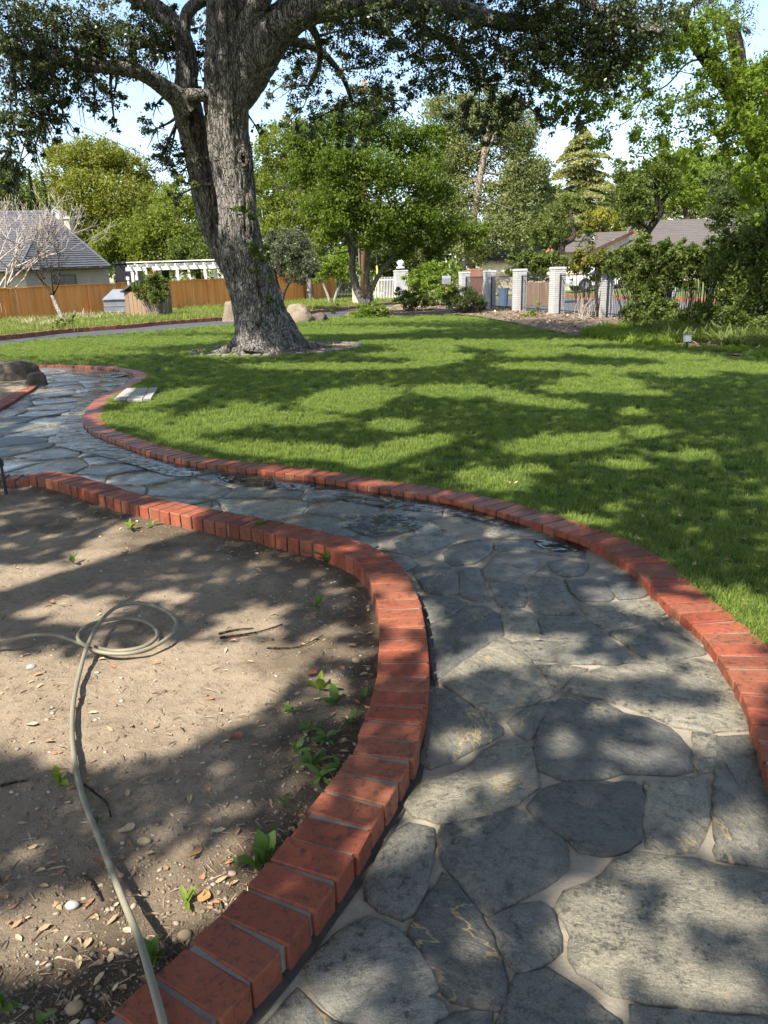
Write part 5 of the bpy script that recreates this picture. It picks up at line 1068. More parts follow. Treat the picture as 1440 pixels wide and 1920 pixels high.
# far trees closing the view
tree('far_tree', 'mid green tree crowns behind the iron fence left of the ranch house', 'tree', wp(1020, 500, 92)*[1, 1, 0], [[(1020,520,92,6),(1020,430,92,4)]], [(1000,420,92,40),(1050,450,92,36),(1040,400,95,36),(980,460,90,34),(1110,455,92,34)], 4.4, 1.4, L['mid'], M['bark'])
tree('far_tree', 'dark shady tree mass behind the utility pole and central maple', 'tree', wp(730, 540, 78)*[1, 1, 0], [[(728,560,78,10),(728,470,78,8)]], [(700,470,78,44),(750,480,78,44),(800,490,78,36),(660,470,80,36),(720,430,82,46),(780,440,82,42),(640,430,82,36)], 4.6, 1.5, L['dark'], M['bark'])
tree('far_tree', 'dark green crown behind the far left cypresses', 'tree', wp(20, 470, 95)*[1, 1, 0], [[(20,520,95,6),(20,400,95,5)]], [(10,350,95,50),(60,380,95,40),(-40,380,95,60),(20,420,95,50)], 4.6, 1.5, L['mid'], M['bark'])
tree('far_tree', 'pale green crown closing the view between deodar and crooked dark tree', 'tree', wp(1160, 470, 98)*[1, 1, 0], [[(1160,490,98,6),(1160,400,98,5)]], [(1150,380,98,30),(1110,420,98,34),(1070,440,98,30),(1190,350,98,28),(1210,390,98,34),(1040,370,98,26),(1290,340,98,34),(1340,310,98,34),(1250,365,98,30)], 4.6, 1.4, L['bright'], M['bark'])
tree('far_tree', 'soft green tree behind the ranch house roof ridge', 'tree', wp(1300, 430, 95)*[1, 1, 0], [[(1300,470,95,6),(1300,400,95,5)]], [(1180,395,95,36),(1240,392,95,34),(1300,385,95,40),(1350,385,95,40),(1410,390,95,44),(1390,340,95,40)], 4.6, 1.4, L['euc'], M['bark'])
def woods():
    C = []
    for i in range(150):
        x = RNG.uniform(-120, 120); y = RNG.uniform(105, 140); h = RNG.uniform(5, 11); C.append(clumped(np.array([x, y, h*.45]), h*.55, 420, 1.0, .35))
    o = obj('distant_woods', leaf_mesh(np.concatenate(C), .75, L['mid'], 'distant_woods')); o['kind'] = 'stuff'
woods()
# ---------------------------------------------------------------- bare trees on the left
def bare_tree(name, label, base, stems, depth, seed, mat, spread=.6, up=.25, shrink=.78, rr=.62, tmat=None, minr=.004):
    rnd = random.Random(seed); root = empty(name, base, label, 'tree'); mb = MB(); tr = MB()
    def grow(p, d, l, r, k):
        pts = [p]; q = p; dd = d
        for i in range(4):
            dd = (dd+Vector((rnd.gauss(0, .16), rnd.gauss(0, .16), rnd.gauss(0, .12)+.03))).normalized(); q = q+dd*l/4; pts.append(q)
        mb.tube([tuple(x) for x in pts], np.linspace(r, max(minr, r*rr), 5), 5 if r > .02 else 3)
        if k == 0: return
        for i in range(rnd.choice((2, 2, 3)) if k > 1 else 3):
            nd = (dd+Vector((rnd.gauss(0, spread), rnd.gauss(0, spread), rnd.gauss(up, spread*.6)))).normalized(); grow(pts[-1] if i < 2 else pts[rnd.choice((2, 3))], nd, l*shrink*rnd.uniform(.75, 1.15), max(minr, r*rr), k-1)
    for (p, d, l, r, k) in stems: grow(Vector(p), Vector(d).normalized(), l, r, k)
    tag(mb.build('branches', mat, root, True), kind='stuff'); return root
b1 = gp(-12, 600); bare_tree('bare_tree', 'leafless pinkish grey tree with masses of fine twigs at the left edge', b1*[1, 1, 0], [((0, 0, 0), (.05, 0, 1), 1.1, .16, 1)]+[((.05*i, 0, 1.0), (math.cos(i*.8)*.9+.3, math.sin(i*.8)*.6, .8), 2.3, .075, 5) for i in range(9)], 5, 3, M['bare'], .5, .16, .76, .62, None, .009)
b2 = gp(124, 613); root2 = bare_tree('bare_tree', 'small leafless tree with leaning whitewashed trunk on the grass verge', b2*[1, 1, 0], [((-.42, .05, 1.28), (-.9, .1, .7), .95, .045, 4), ((-.42, .05, 1.28), (.5, .2, .8), .95, .04, 4), ((-.42, .05, 1.28), (.1, -.2, 1), .75, .04, 4), ((-.42, .05, 1.28), (-.5, .3, .9), .7, .04, 4)], 4, 8, M['bark'], .5, .2, .78, .62, None, .006)
mb = MB(); P, R = smooth_path([(0, 0, 0), (-.12, .02, .4), (-.3, .04, .9), (-.43, .05, 1.32)], [.13, .10, .085, .07], 5); mb.tube(P, R, 10); mb.build('trunk', M['whitebark'], root2, True)
# ---------------------------------------------------------------- shrubs
def shrub(label, blobs, leafpx, dens, lm, name='shrub', stems=5, flat=.9, cr=.28, asp=.55, droop=0, up=.5, cat='shrub', group=None, sm='bark', sr=.018, z0=0):
    bl = px_blobs(blobs); cs = np.array([c for c, *_ in bl]); b = cs.mean(0); b[2] = z0
    root = empty(name, b, label, cat, group); mb = MB()
    for c, r, rp, k in bl:
        for _ in range(stems):
            a = b+np.array([RNG.normal(0, .15), RNG.normal(0, .15), 0])*1.0+ (c-b)*np.array([.45, .45, 0]); e = c+unit(1)[0]*r*.7
            P, R = smooth_path([a, (a+e)/2+RNG.normal(0, .1*r+.02, 3), e], [sr, sr*.7, sr*.3], 3); mb.tube(P, R, 4)
    if stems: put(mb.build('stems', M[sm], root, True), b)
    Y = np.mean([q[1] for q in cs]); C = crown_pts(bl, leafpx, dens, flat, cr); C = C[C[:, 2] > z0-.02]
    obj('foliage', leaf_mesh(C-b, leafpx/FPX*Y*1.06, lm, 'foliage', up, asp, droop), root); return root
shrub('glossy dark green ivy hedge heaped behind the white pillars', [(962,492,45,16),(985,490,45,20),(1010,492,45,22),(1035,488,45,20),(1058,492,45,18),(980,512,45,16),(1010,515,45,18),(1035,515,45,18),(960,510,45,12)], 5, 1.8, L['mid'], 'ivy_hedge', 1, cat='hedge')
shrub('yellowish shrub arching over the iron fence and white car', [(1075,490,29,22),(1105,486,29,26),(1132,490,29,24),(1092,510,29,16,.8),(1122,512,29,14,.7)], 6.5, 1.4, L['ygrn'], 'fence_shrub', 4, sr=.02)
shrub('tall dark green shrub covering the fence left of the landscape light', [(1165,485,24.4,26),(1195,480,23.9,30),(1228,482,23.4,30),(1260,486,22.9,28),(1180,512,23.9,28),(1215,515,23.4,32),(1250,512,22.9,28),(1195,545,23.4,20,.9),(1230,545,22.9,24),(1210,575,22.9,26),(1240,582,22.4,26),(1185,590,22.9,20),(1265,592,21.9,24),(1220,605,22.4,22),(1280,476,22.4,24),(1150,500,24,20),(1270,520,22.6,22),(1225,548,23,24),(1205,460,23.5,20),(1245,462,23,20)], 5.6, 2.0, L['hedge'], 'fence_shrub', 5)
shrub('dark shrub with see through gap right of the tall fence shrub', [(1290,488,22.5,26),(1318,486,22,28),(1345,490,21.5,28),(1300,512,22,18),(1335,515,21.5,20),(1295,590,21.5,24),(1325,595,21,24),(1275,605,21.5,18),(1345,570,20.5,18),(1365,470,21,24),(1310,470,22,20),(1340,462,21.5,18),(1290,535,22,12),(1360,530,21,18)], 6, 2.0, L['hedge'], 'fence_shrub', 5)
shrub('big dense dark shrub filling the right edge of the picture', [(1385,455,20,32),(1420,440,19.5,34),(1445,470,19,38),(1375,500,20,38),(1415,510,19.5,42),(1450,530,19,44),(1380,545,19.5,36),(1420,565,19,40),(1450,600,18.5,36),(1385,590,19,34),(1355,560,20,22),(1395,615,18.5,28),(1435,625,18,28),(1360,605,19.5,24)], 7, 1.9, L['hedge'], 'fence_shrub', 6)
shrub('dark green rosemary bush with upright sprays before the pillars', [(845,567,36,17),(868,560,36,22),(892,565,36,19),(880,548,36,14),(855,552,36,13),(905,572,36,10)], 5.5, 3, L['dark'], 'rosemary_bush', 10, asp=.22, droop=-.9, up=.1)
shrub('rounded dull green bush left of the yellow green bushes', [(757,560,40,18),(778,552,40,20),(798,565,40,16),(770,572,40,14),(748,552,40,12),(815,570,40,12)], 5, 1.6, L['hedge'], 'bush', 4)
shrub('sunlit yellow green bush behind the mailbox', [(780,525,48,22),(805,515,48,24),(822,530,48,18),(842,508,48,20),(800,540,47,18),(838,540,47,16),(865,515,50,16),(822,552,46,14),(836,548,45,13),(850,555,45,12)], 4.8, 1.4, L['lime'], 'bush', 3)
shrub('lime green fern clump at the foot of the central maple', [(668,588,33,14),(683,582,33,16),(702,580,33,17),(718,588,33,13),(695,590,33,15)], 5, 2.6, L['lime'], 'fern_clump', 2, asp=.3, droop=-.4)
shrub('dry grassy bush of pale upright stalks in front of the iron fence', [(1080,590,28.5,14),(1095,580,28.5,14,.7),(1100,597,28.5,12),(1108,565,28.5,10,.4),(1088,560,28.5,8,.4)], 7, .55, L['dry'], 'dry_bush', 14, asp=.09, droop=-1.4, up=0, sm='bare', sr=.012)
shrub('low weedy plant between the two pillars left of the white car', [(1003,585,31,8,.8),(995,590,31,8,.8),(1008,572,31,6,.5),(985,592,31,7)], 5, .9, L['lime'], 'weedy_plant', 3, sr=.01)
shrub('small sapling on the verge in front of the olive tree', [(630,575,40,6),(625,582,40,6)], 4.5, 1.4, L['dark'], 'sapling', 3, sr=.01)
shrub('ivy spilling thickly over the slanted lid of the plank box', [(285,530,39.2,20),(265,540,39,16),(305,537,39.2,18),(290,552,38.8,18),(270,555,38.8,12),(312,550,39,10),(282,515,39.5,12)], 4.6, 1.9, L['mid'], 'ivy', 6, cat='climber', sm='bare', sr=.012)
shrub('low scrubby weed beside the whitewashed bare tree trunk', [(115,605,30.5,9),(105,612,30.2,7),(130,603,30.5,6),(138,595,31,5)], 5, 1.0, L['mid'], 'scrub', 2, sr=.008)
# ground cover and loose plants under the fence shrubs
def cover(name, pts, size, n, mat, seed, h=.16):
    P = []
    for px, py, rx, ry in pts:
        for _ in range(n):
            a = random.uniform(0, 6.28); d = math.sqrt(random.random()); q = gp(px+rx*d*math.cos(a), py+ry*d*math.sin(a)); P.append((q[0], q[1], .0))
    P = np.array(P); scatter(name, P, np.stack([RNG.normal(0, .25, len(P)), RNG.normal(0, .25, len(P)), RNG.uniform(0, 6.28, len(P))], 1), RNG.uniform(.6, 1.2, len(P))*size, [clump(16, .14, h, .035, mat, 1.2, seed+i) for i in range(3)])
cover('ground_cover', [(1180,632,65,9),(1130,630,35,6),(1220,640,50,8),(1160,622,50,6)], 1.0, 300, L['lime'], 40)
cover('shaded_ground_cover', [(1320,630,120,14),(1250,620,60,10),(1400,640,60,14),(1240,610,40,8)], 1.3, 170, L['mid'], 50, .22)
cover('bed_edge_weeds', [(1350,657,90,4),(640,598,40,3),(700,596,60,3),(1240,652,40,3),(1430,668,30,4)], .8, 70, L['lime'], 60, .1)
cover('verge_weeds', [(190,597,90,8),(60,612,60,7),(150,600,40,4)], 1.5, 60, L['dry'], 64, .22)
# ================================================================ ROCKS, HOSE, SMALL THINGS
def boulder(label, px, py, wpx, hpx, mat, depth=1.0, seed=0, cat='boulder', Y=None, sink=.15, rough=.16):
    b = gp(px, py); 
    sx = wpx/2/FPX*np.linalg.norm(b-CAM); sz = hpx/FPX*np.linalg.norm(b-CAM); bm = bmesh.new(); bmesh.ops.create_icosphere(bm, subdivisions=4, radius=1)
    for v in bm.verts:
        c = v.co.copy(); n = mnoise.noise(c*1.1+Vector((seed, 0, 0)))*rough*2+mnoise.noise(c*2.6+Vector((seed, 3, 0)))*rough+mnoise.noise(c*7+Vector((0, seed, 0)))*rough*.25
        c = c*(1+n); c.z = max(c.z, -.35); c = Vector((math.copysign(abs(c.x)**.85, c.x), c.y, math.copysign(abs(c.z)**.85, c.z)))
        v.co = Vector((c.x*sx, c.y*sx*depth, (c.z+.35-sink)*sz/1.25))
    me = bpy.data.meshes.new('boulder'); bm.to_mesh(me); bm.free(); me.materials.append(mat); me.polygons.foreach_set('use_smooth', [True]*len(me.polygons))
    o = obj('boulder', me, None, (b[0], b[1]+sx*depth*.5, 0)); return tag(o, label, cat)
boulder('large rounded boulder just right of the oak trunk', 556, 606, 54, 36, M['tanrock'], .8, 2)
boulder('low squat brown rock beside the boulder right of the oak', 597, 604, 34, 16, M['rock'], .8, 5)
boulder('tall boulder peeping out left of the oak trunk', 437, 602, 40, 36, M['tanrock'], .7, 9)
boulder('big dark brown boulder at the left edge above the wet path', 8, 714, 96, 34, M['rock'], .7, 12)
boulder('rounded brown stone at the corner of the rock bed', 66, 722, 36, 22, M['rock'], .8, 15)
boulder('flat grey rock lying low in the rock bed edge', 20, 738, 46, 10, M['tanrock'], .9, 19)
boulder('small dark stone behind the rounded brown stone', 56, 704, 20, 14, M['rock'], .8, 23)
def slabs():
    C = [((213, 747), (236, 747.5), (258, 727.5), (237, 727.5)), ((237.5, 747.5), (266.5, 748), (279, 727.2), (259.5, 727.4)), ((268, 747.8), (283, 746.5), (295, 726), (280, 726.8))]
    lb = ['wide concrete slab on the grass, leftmost of the three beside the edging', 'pale concrete slab in the middle of the three on the grass', 'pale concrete slab on the lawn, rightmost and split off by a dark gap']
    for c, l in zip(C, lb):
        P = [gp(a, b, .075) for a, b in c]; o0 = sum(P)/4; V = [tuple(p-o0) for p in P]+[tuple(p-o0-[0, 0, .045]) for p in P]; mb = MB(); mb.add(V, [(0, 1, 2, 3), (7, 6, 5, 4), (0, 4, 5, 1), (1, 5, 6, 2), (2, 6, 7, 3), (3, 7, 4, 0)]); o = mb.build('concrete_slab', M['slab'], None, bevel=.004); o.location = o0; tag(o, l, 'slab', 'concrete slabs lying on the grass by the edging')
slabs()
def hose():
    H = [(-260,1228,.02),(-120,1215,.03),(-40,1207,.045),(20,1198,.06),(70,1190,.055),(110,1192,.035),(160,1209,.014),(215,1220,.013),(265,1214,.013),(293,1196,.013),(290,1178,.013),(262,1163,.013),(215,1160,.014),(168,1172,.022),(147,1190,.04),(153,1206,.038),(190,1223,.028),(250,1224,.024),(305,1203,.03),(331,1172,.04),(318,1150,.04),(287,1136,.04),(250,1131,.045),(214,1141,.055),(184,1172,.06),(163,1214,.05),(150,1258,.028),(139,1310,.018),(135,1360,.015),(138,1410,.014),(147,1465,.014),(164,1520,.016),(187,1575,.022),(206,1625,.03),(234,1695,.05),(262,1765,.075),(286,1845,.096),(306,1920,.096),(318,1985,.06),(322,2060,.0)]
    P = []
    for a, b, z in H:
        q = gp(a, b, z); P.append((q[0], q[1], z))
    P, R = smooth_path(P, np.full(len(P), .0092), 8); mb = MB(); mb.tube(P, R, 10); tag(mb.build('garden_hose', M['hose'], None, True), 'beige garden hose looped on the soil and running over the brick edging', 'hose')
hose()
# stake light at the left edge, landscape light at the right
p = gp(12, 927); t = wp(2, 872, p[1]); root = empty('stake_light', (p[0], p[1], 0), 'black metal stake of a path light at the far left', 'path light'); mb = MB(); mb.tube([(0, 0, -.02), t-[p[0], p[1], 0]], [.012, .012], 8); mb.build('stake', M['iron'], root); mb = MB(); k = t-[p[0], p[1], 0]; mb.tube([k-[0, 0, .01], k+[-.005, 0, .03], k+[-.01, 0, .06]], [.022, .026, .012], 10); mb.build('head', M['iron'], root)
def yard_light():
    p = gp(1287, 655); d = np.linalg.norm(p-CAM)/FPX; root = empty('landscape_light', (p[0], p[1], 0), 'small pale square landscape light on a stake at the lawn edge', 'garden light'); mb = MB(); mb.tube([(0, 0, 0), (0, 0, 12*d)], [.02, .02], 6); mb.build('stake', M['iron'], root); mb = MB(); mb.box((0, 0, 18*d), (11*d, .1, 12*d), .15, -.15); mb.build('lamp_housing', M['white'], root, bevel=.008); mb = MB(); mb.box((0, 0, 25*d), (13*d, .13, .012), .15, -.15); mb.build('hood', M['tarp'], root)
yard_light()
# young plants in the soil
def leaf_shape(l, w, curl, fold, lob=0):
    V = []; F = []; n = 7
    for i in range(n):
        t = i/(n-1); ww = w*math.sin(pi*min(1, t*.93+.05))**.8*(1+(lob*math.sin(t*22) if lob else 0)); x = l*t; z = l*(.35*t-curl*t*t)
        V += [(x, -ww/2, z+fold*ww), (x, 0, z), (x, ww/2, z+fold*ww)]
    for i in range(n-1):
        a = i*3; F += [(a, a+3, a+4, a+1), (a+1, a+4, a+5, a+2)]
    me = bpy.data.meshes.new('leaf'); me.from_pydata(V, [], F); me.materials.append(L['weed']); me.polygons.foreach_set('use_smooth', [True]*len(F)); return me
LS = [leaf_shape(1, .42, .25, .12), leaf_shape(1, .3, .45, .18), leaf_shape(1, .5, .15, .1), leaf_shape(1, .34, .5, .2, .18)]
YL = [m.copy() for m in LS]
for m in YL: m.materials[0] = L['lime']
def weed(px, py, n, size, label, lm=None, tilt=.5, kinds=(0, 1, 2, 3), cat='weed'):
    q = gp(px, py); root = empty('weed', (q[0], q[1], soil_z(q[0], q[1])), label, cat, 'weeds sprouting from the bare soil')
    for i in range(n):
        me = (lm or LS)[random.choice(kinds)]; o = obj('leaf', me, root); s = size*1.3*random.uniform(.6, 1.1); o.scale = (s, s, s); o.rotation_euler = (random.gauss(0, .2), -tilt*random.uniform(.1, 1.5), i*2.4+random.gauss(0, .3)); o.location = (random.gauss(0, size*.06), random.gauss(0, size*.06), random.uniform(0, .35)*size)
    mb = MB(); mb.tube([(0, 0, -.01), (0, 0, size*.45)], [.0025, .0015], 5); mb.build('stem', L['weed'], root)
weed(490, 1622, 7, .075, 'big leafed plantain weed beside the brick edging in the near soil', None, 1.1, (0, 2))
weed(350, 1688, 4, .04, 'small pale two leafed sprout in sunlight near the oval dead leaf', YL, .8); weed(290, 1795, 6, .055, 'leafy sprout just under the hose where it nears the bricks', None, .8); weed(2, 1880, 6, .06, 'leafy weed cut off by the bottom left corner', None, .9); weed(80, 1912, 4, .035, 'tiny sprout near the bottom left corner')
weed(110, 1470, 6, .06, 'yellow green lobed weed standing alone left of the hose', YL, 1.1, (3,)); weed(585, 1432, 9, .055, 'leafy weed cluster in shade, nearest the inner bend of bricks'); weed(610, 1385, 9, .055, 'leafy weed cluster just above the shaded one by the inner bend'); weed(560, 1400, 5, .045, 'thin weed left of the shaded clusters'); weed(630, 1318, 6, .055, 'round leafed weed close to the bricks at the inner bend', None, .6, (2,)); weed(600, 1290, 5, .06, 'pale sunlit weed above the round leafed one', YL, .7); weed(548, 1335, 6, .05, 'weed with narrow leaves left of the round leafed one', None, .6, (1, 3)); weed(680, 1305, 4, .035, 'small weed touching the bricks right of the pale sunlit one')
weed(640, 1440, 6, .05, 'low shaded weed tight against the bricks below the bend'); weed(600, 1460, 7, .05, 'spreading weed in dark soil just above the big plantain'); weed(655, 1350, 6, .05, 'dark weed squeezed between bricks and round leafed weed'); weed(575, 1365, 6, .045, 'small bushy weed between narrow leafed weed and shaded clusters'); weed(530, 1500, 4, .035, 'tiny weed in dark soil up and right of the plantain'); weed(595, 1138, 8, .06, 'bushy weed in shade midway up the soil bed', None, 1.1, (1, 3)); weed(612, 1052, 8, .08, 'upright dark weed against the brick edging at the bend', None, 1.3, (1, 3)); weed(485, 1002, 6, .09, 'broad leafed weed against the far brick edging', None, 1.0, (0, 2)); weed(535, 1018, 5, .07, 'straggly weed right of the broad leafed one', None, 1.0, (1,)); weed(395, 990, 9, .075, 'scrubby weed patch at the foot of the far edging', None, 1.0, (1, 3)); weed(370, 980, 6, .07, 'left hand scrubby weed at the far edging'); weed(245, 992, 7, .06, 'pale grassy weed in sun at the back of the bed', YL, 1.0, (1,)); weed(137, 1052, 7, .055, 'small grass tuft alone in the left of the bed', None, 1.6, (1,)); weed(285, 985, 4, .05, 'tiny yellow sprout beside the pale grassy weed', YL); weed(445, 1620, 3, .03, 'tiny sprout left of the big plantain')
# loose pebbles, dead leaves and twigs large enough to tell apart
def pebble(px, py, w, label, c, asp=.75):
    q = gp(px, py); r = w/2/FPX*np.linalg.norm(q-CAM); v = None; bm = bmesh.new(); bmesh.ops.create_icosphere(bm, subdivisions=2, radius=1)
    for k in bm.verts: k.co = Vector((k.co.x*r, k.co.y*r*asp, k.co.z*r*.55))*(1+.12*mnoise.noise(k.co*1.3+Vector((px, 0, 0))))
    me = bpy.data.meshes.new('pebble'); bm.to_mesh(me); bm.free(); m = c; me.materials.append(m); me.polygons.foreach_set('use_smooth', [True]*len(me.polygons)); o = obj('pebble', me, None, (q[0], q[1], soil_z(q[0], q[1])+r*.25)); o.rotation_euler = (0, 0, random.uniform(-.6, .6)); tag(o, label, 'pebble')
pt = simple('tan_pebble', (.42, .30, .17), (.34, .26, .16), 40, .7, .1, .002); pg = simple('grey_pebble', (.34, .31, .28), (.26, .24, .22), 40, .7, .1, .002); pp = simple('pink_pebble', (.36, .25, .2), (.3, .22, .18), 40, .7, .1, .002)
pebble(136, 1875, 30, 'tan pebble near the bottom edge left of the hose', pt); pebble(160, 1910, 26, 'round greyish pebble cut close to the bottom edge', pg, .95); pebble(345, 1746, 25, 'yellowish tan pebble beside the bricks', pt, .9); pebble(362, 1760, 24, 'grey pebble tucked against the bricks', pg, .85); pebble(134, 1688, 24, 'smooth grey pebble lying alone on lit soil', pg); pebble(270, 1573, 25, 'pale oval pebble in the shaded soil', pt, .6); pebble(435, 1632, 16, 'small pinkish pebble left of the plantain weed', pp); pebble(58, 1246, 17, 'whitish pebble below the hose at the left', pg); pebble(668, 1238, 18, 'pale pebble next to the bricks by the bend', pt); pebble(690, 1133, 9, 'tiny white pebble in the dark soil by the bend', pg); pebble(645, 1380, 12, 'light pebble near the inner bend bricks', pg)
def dead_leaf(px, py, w, label, asp, c, rz=0, curl=.2):
    q = gp(px, py); r = w/2/FPX*np.linalg.norm(q-CAM); V = []; F = []; n = 12
    for k, f in enumerate((.5, 1.0)):
        for i in range(n):
            t = 2*pi*i/n; rr = f*(1+random.gauss(0, .06)); x, y = r*rr*math.cos(t), r*asp*rr*math.sin(t); V.append((x, y, .004+f*f*curl*r*(.6+.4*math.sin(t*2))))
    V.append((0, 0, .004)); 
    for i in range(n): j = (i+1) % n; F += [(2*n, i, j), (i, n+i, n+j, j)]
    me = bpy.data.meshes.new('dead_leaf'); me.from_pydata(V, [], F); me.materials.append(c); me.polygons.foreach_set('use_smooth', [True]*len(F)); o = obj('dead_leaf', me, None, (q[0], q[1], soil_z(q[0], q[1])+.006)); o.rotation_euler = (random.gauss(0, .12), random.gauss(0, .12), rz); tag(o, label, 'dead leaf')
dl = simple('dry_leaf', (.40, .23, .08), (.3, .17, .07), 60, .7, .2, .002); dr = simple('rusty_leaf', (.30, .10, .05), (.22, .08, .04), 50, .7, .2, .002); dp = simple('pale_leaf', (.46, .36, .22), (.38, .29, .17), 50, .7, .2, .002)
dead_leaf(382, 1680, 27, 'tan oval dead leaf standing by the pale sprout', .8, dl, 1.2, .1); dead_leaf(443, 1385, 22, 'rusty red curled leaf on the lit soil', .8, dr, .5, .6); dead_leaf(58, 1356, 22, 'flat yellowish dead leaf at the left of the lit soil', .45, dp); dead_leaf(235, 1038, 14, 'dark reddish curled leaf in the back of the bed', .7, dr, 0, .7); dead_leaf(365, 1600, 32, 'long curled tan leaf in the middle of the near soil', .3, dl, 1.1, .5); dead_leaf(190, 1610, 26, 'brown leaf right against the hose in shade', .55, dr, .2); dead_leaf(660, 1212, 18, 'orange dead leaf close to the bend bricks', .7, dl, .3); dead_leaf(585, 1262, 22, 'pinkish crumpled leaf in dappled light', .7, dr, .9, .5); dead_leaf(236, 1556, 30, 'pale lobed oak leaf on dark soil', .6, dp, .6, .3); dead_leaf(93, 1130, 14, 'small dark curled leaf above the hose', .7, dr, 0, .8)
def twig(pts, r, label):
    P = []
    for a, b in pts: q = gp(a, b); P.append((q[0], q[1], soil_z(q[0], q[1])+r+.003))
    P, R = smooth_path(P, np.linspace(r, r*.5, len(P)), 4); mb = MB(); mb.tube(P, R, 6); tag(mb.build('twig', M['bark'], None, True), label, 'twig')
twig([(412,1195),(445,1190),(490,1182),(530,1170)], .006, 'long dark twig lying across the lit soil'); twig([(410,1186),(440,1180),(475,1175)], .005, 'shorter twig just above the long dark one'); twig([(158,1470),(180,1487),(200,1505),(208,1532)], .005, 'pale crooked twig beside the hose in shade'); twig([(0,1468),(25,1462),(50,1460)], .006, 'brown twig at the left picture edge'); twig([(160,1640),(175,1660),(188,1680)], .006, 'stubby twig left of the hose on lit soil'); twig([(500,1215),(560,1212),(605,1190)], .004, 'thin curved twig right of the dark pair')
# ================================================================ unseen oak added behind the viewer, canopy shaped to shade lawn, path and soil
LIT = [  # places where sun gets through: photo ellipses (centre, half axes, tilt deg)
 (620,622,230,7,0),(930,645,260,6,0),(200,646,230,9,-2),(120,664,160,5,0),(560,645,120,7,0),(1120,664,230,7,3),(1380,692,120,10,3),(620,690,150,7,0),(420,668,90,6,0),(780,668,90,6,0),
 (800,655,60,7,0),(820,680,70,9,-8),(1010,690,80,7,0),(1000,668,60,5,0),(1130,698,60,8,0),(660,752,95,20,-8),(860,738,75,12,0),(960,748,60,10,8),(1030,760,70,8,6),(1130,724,75,16,0),(1070,733,60,8,0),(1235,695,60,8,0),(1220,742,40,5,0),(1185,777,24,7,0),
 (310,752,70,10,-15),(255,790,75,14,0),(420,790,95,22,-10),(560,790,80,12,0),(650,760,60,18,0),(740,802,45,11,0),(560,852,150,14,3),(770,850,80,22,-12),(930,905,70,20,5),(1060,838,110,17,-5),(1215,817,36,11,0),(1180,876,46,10,5),(1300,860,40,9,0),(1290,704,50,8,0),(300,805,70,10,10),(380,835,80,8,10),(700,875,70,10,5),(1000,888,40,8,0),
 (1415,1165,70,38,25),(1105,985,50,9,10),(1150,960,24,6,0),(940,1000,26,6,0),
 (215,1015,95,26,-25),(40,1085,75,28,-10),(330,985,70,22,-15),(130,1140,90,22,0),(300,1115,45,12,0),(470,1160,70,24,-15),(300,1250,220,40,-6),(100,1300,160,70,0),(330,1320,180,60,-10),(480,1255,90,40,-20),(590,1200,55,18,-25),(640,1225,45,14,0),(620,1280,40,16,0),(80,1380,120,40,0),(250,1400,110,22,-15),
 (110,1720,150,45,-12),(300,1650,90,40,-35),(420,1590,70,22,-25),(400,1660,60,50,-30),(240,1740,100,45,-20),(50,1800,90,40,0),(330,1700,80,40,-30),
 (300,1850,120,70,-35),(420,1800,80,60,-35),(180,1910,60,30,0),(760,1165,60,36,0),(750,1120,40,14,0),(750,1240,38,14,0),(560,1690,40,24,-40),
 (960,1225,80,32,-10),(860,1255,50,18,-15),(1040,1205,60,16,0),(1190,1130,70,20,10),(1150,1260,120,18,0),(1330,1240,50,40,20),(1400,1290,40,60,25),(1335,1170,70,24,25),(1370,1230,60,26,30),(1300,1360,90,36,8),(1390,1420,60,40,10),(1210,1420,70,18,8),(1150,1330,40,14,0),
 (820,1500,70,26,-15),(930,1470,40,18,-15),(740,1600,60,40,-35),(1110,1530,60,30,0),(1270,1520,60,40,0),(1390,1560,60,50,0),(1100,1740,60,80,15),(1180,1790,120,50,10),(1330,1700,110,40,15),(1370,1850,100,36,8),(1240,1640,80,26,5),(680,1790,60,36,-20),(850,1690,40,40,30),(900,1760,36,60,20),(620,1870,70,40,-25),(980,1640,70,26,10),(1030,1590,50,20,0),(1060,1400,30,16,0),(870,1390,40,20,-15),
 (200,757,60,8,-20),(80,735,60,5,0),(110,695,60,5,0),(60,800,60,8,0),(560,895,60,6,3),(700,915,40,5,3),(150,900,60,5,5)]
LE = np.array(LIT, float); LE[:, 2:4] *= 1.10
def lit(gx, gy):
    p = pj(np.stack([gx, gy, 0*gx], -1)); out = np.zeros(len(gx))
    for cx, cy, rx, ry, t in LE:
        a = math.radians(-t); dx, dy = p[:, 0]-cx, p[:, 1]-cy; u = (dx*math.cos(a)-dy*math.sin(a))/rx; v = (dx*math.sin(a)+dy*math.cos(a))/ry
        out = np.maximum(out, 1.35-np.hypot(u, v))
    return np.clip(out/.45, 0, 1), p
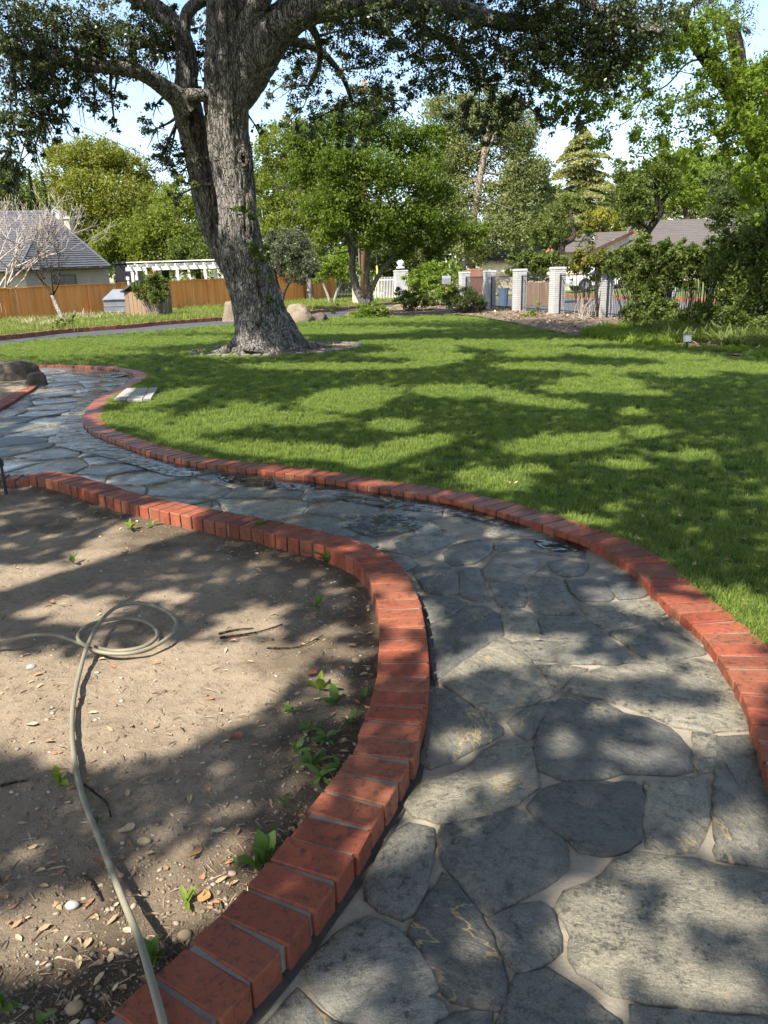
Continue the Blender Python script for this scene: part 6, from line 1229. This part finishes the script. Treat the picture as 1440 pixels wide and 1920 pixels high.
def shade_oak():
    base = np.array([-9.5, -5.5, 0]); root = empty('oak_tree', base, 'unseen oak added behind the viewer, its crown shaped to shade path and lawn', 'tree')
    mb = MB(); P, R = smooth_path([(0, 0, -.1), (.1, .1, 1.2), (.3, .2, 3), (.6, .5, 5), (1.0, 1, 7.2)], [.95, .62, .55, .5, .42], 6); mb.tube(P, R, 16)
    for i in range(9):
        a = i*.7+.2; l = random.uniform(7, 12); P, R = smooth_path([(.6+i*.04, .5, 4.5+i*.3), (.6+l*.35*math.cos(a), .5+l*.35*math.sin(a), 7.5+i*.25), (.6+l*.75*math.cos(a), .5+l*.75*math.sin(a), 9.3), (.6+l*math.cos(a), .5+l*math.sin(a), 10.5)], [.3, .22, .12, .04], 5); mb.tube(P, R, 8)
    mb.build('trunk', M['oakbark'], root, True)
    tz = 1/math.tan(SUN_EL); GX, GY, ZZ = [], [], []
    for g0 in np.arange(0, 34, 1.0):                     # bands of ground: the nearer, the lower and finer the spray that shades it
        z0 = min(max(4.2+.30*g0, 4.5), 10.5); s_ = .026*z0; x0, x1 = max(-17, -.62*g0-3.5), min(17, .62*g0+3.5)
        n = int((x1-x0)*2.7/(.31*s_*s_*.62)); GX.append(RNG.uniform(x0, x1, n)); GY.append(RNG.uniform(g0, g0+1, n)); ZZ.append(z0*RNG.uniform(.86, 1.14, n))
    gx, gy, z = [np.concatenate(q) for q in (GX, GY, ZZ)]; n = len(gx)
    cx = gx+SUN_XY[0]*z*tz; cy = gy+SUN_XY[1]*z*tz
    l, p = lit(gx, gy)
    ins = (p[:, 0] > -350) & (p[:, 0] < 1750) & (p[:, 1] < 2150) & (gy > .3)
    nz = np.array([mnoise.noise(Vector((a*.55, b*.55, 0)))+.5*mnoise.noise(Vector((a*1.3, b*1.3, 4))) for a, b in zip(gx, gy)])
    dens = np.where(ins, np.clip(.95+nz*.3, .55, 1)*(1-l), np.clip(.5+nz, .05, .9))  # leaves of the added crown are left out where sun patches should fall
    far = np.clip((30-gy)/5, 0, 1); far = far*np.where((gx < -4.5) & (gy > 12.5), np.clip((gx+8)/3.5, .12, 1), 1); far = far*np.where((gx > 5.5) & (gy > 16.5), np.clip(1-(gx-5.5)/2, .08, 1), 1); keep = RNG.random(n) < dens*far
    C = np.stack([cx, cy, z], 1)[keep]
    q = pj(C); v = (C-CAM)@_f; seen = (v > .2) & (q[:, 0] > -60) & (q[:, 0] < 1500) & (q[:, 1] > -60) & (q[:, 1] < 1980); C = C[~seen]
    obj('crown', leaf_mesh(C-base, .026*C[:, 2], L['oak'], 'crown', 1.2, .62), root)
shade_oak()
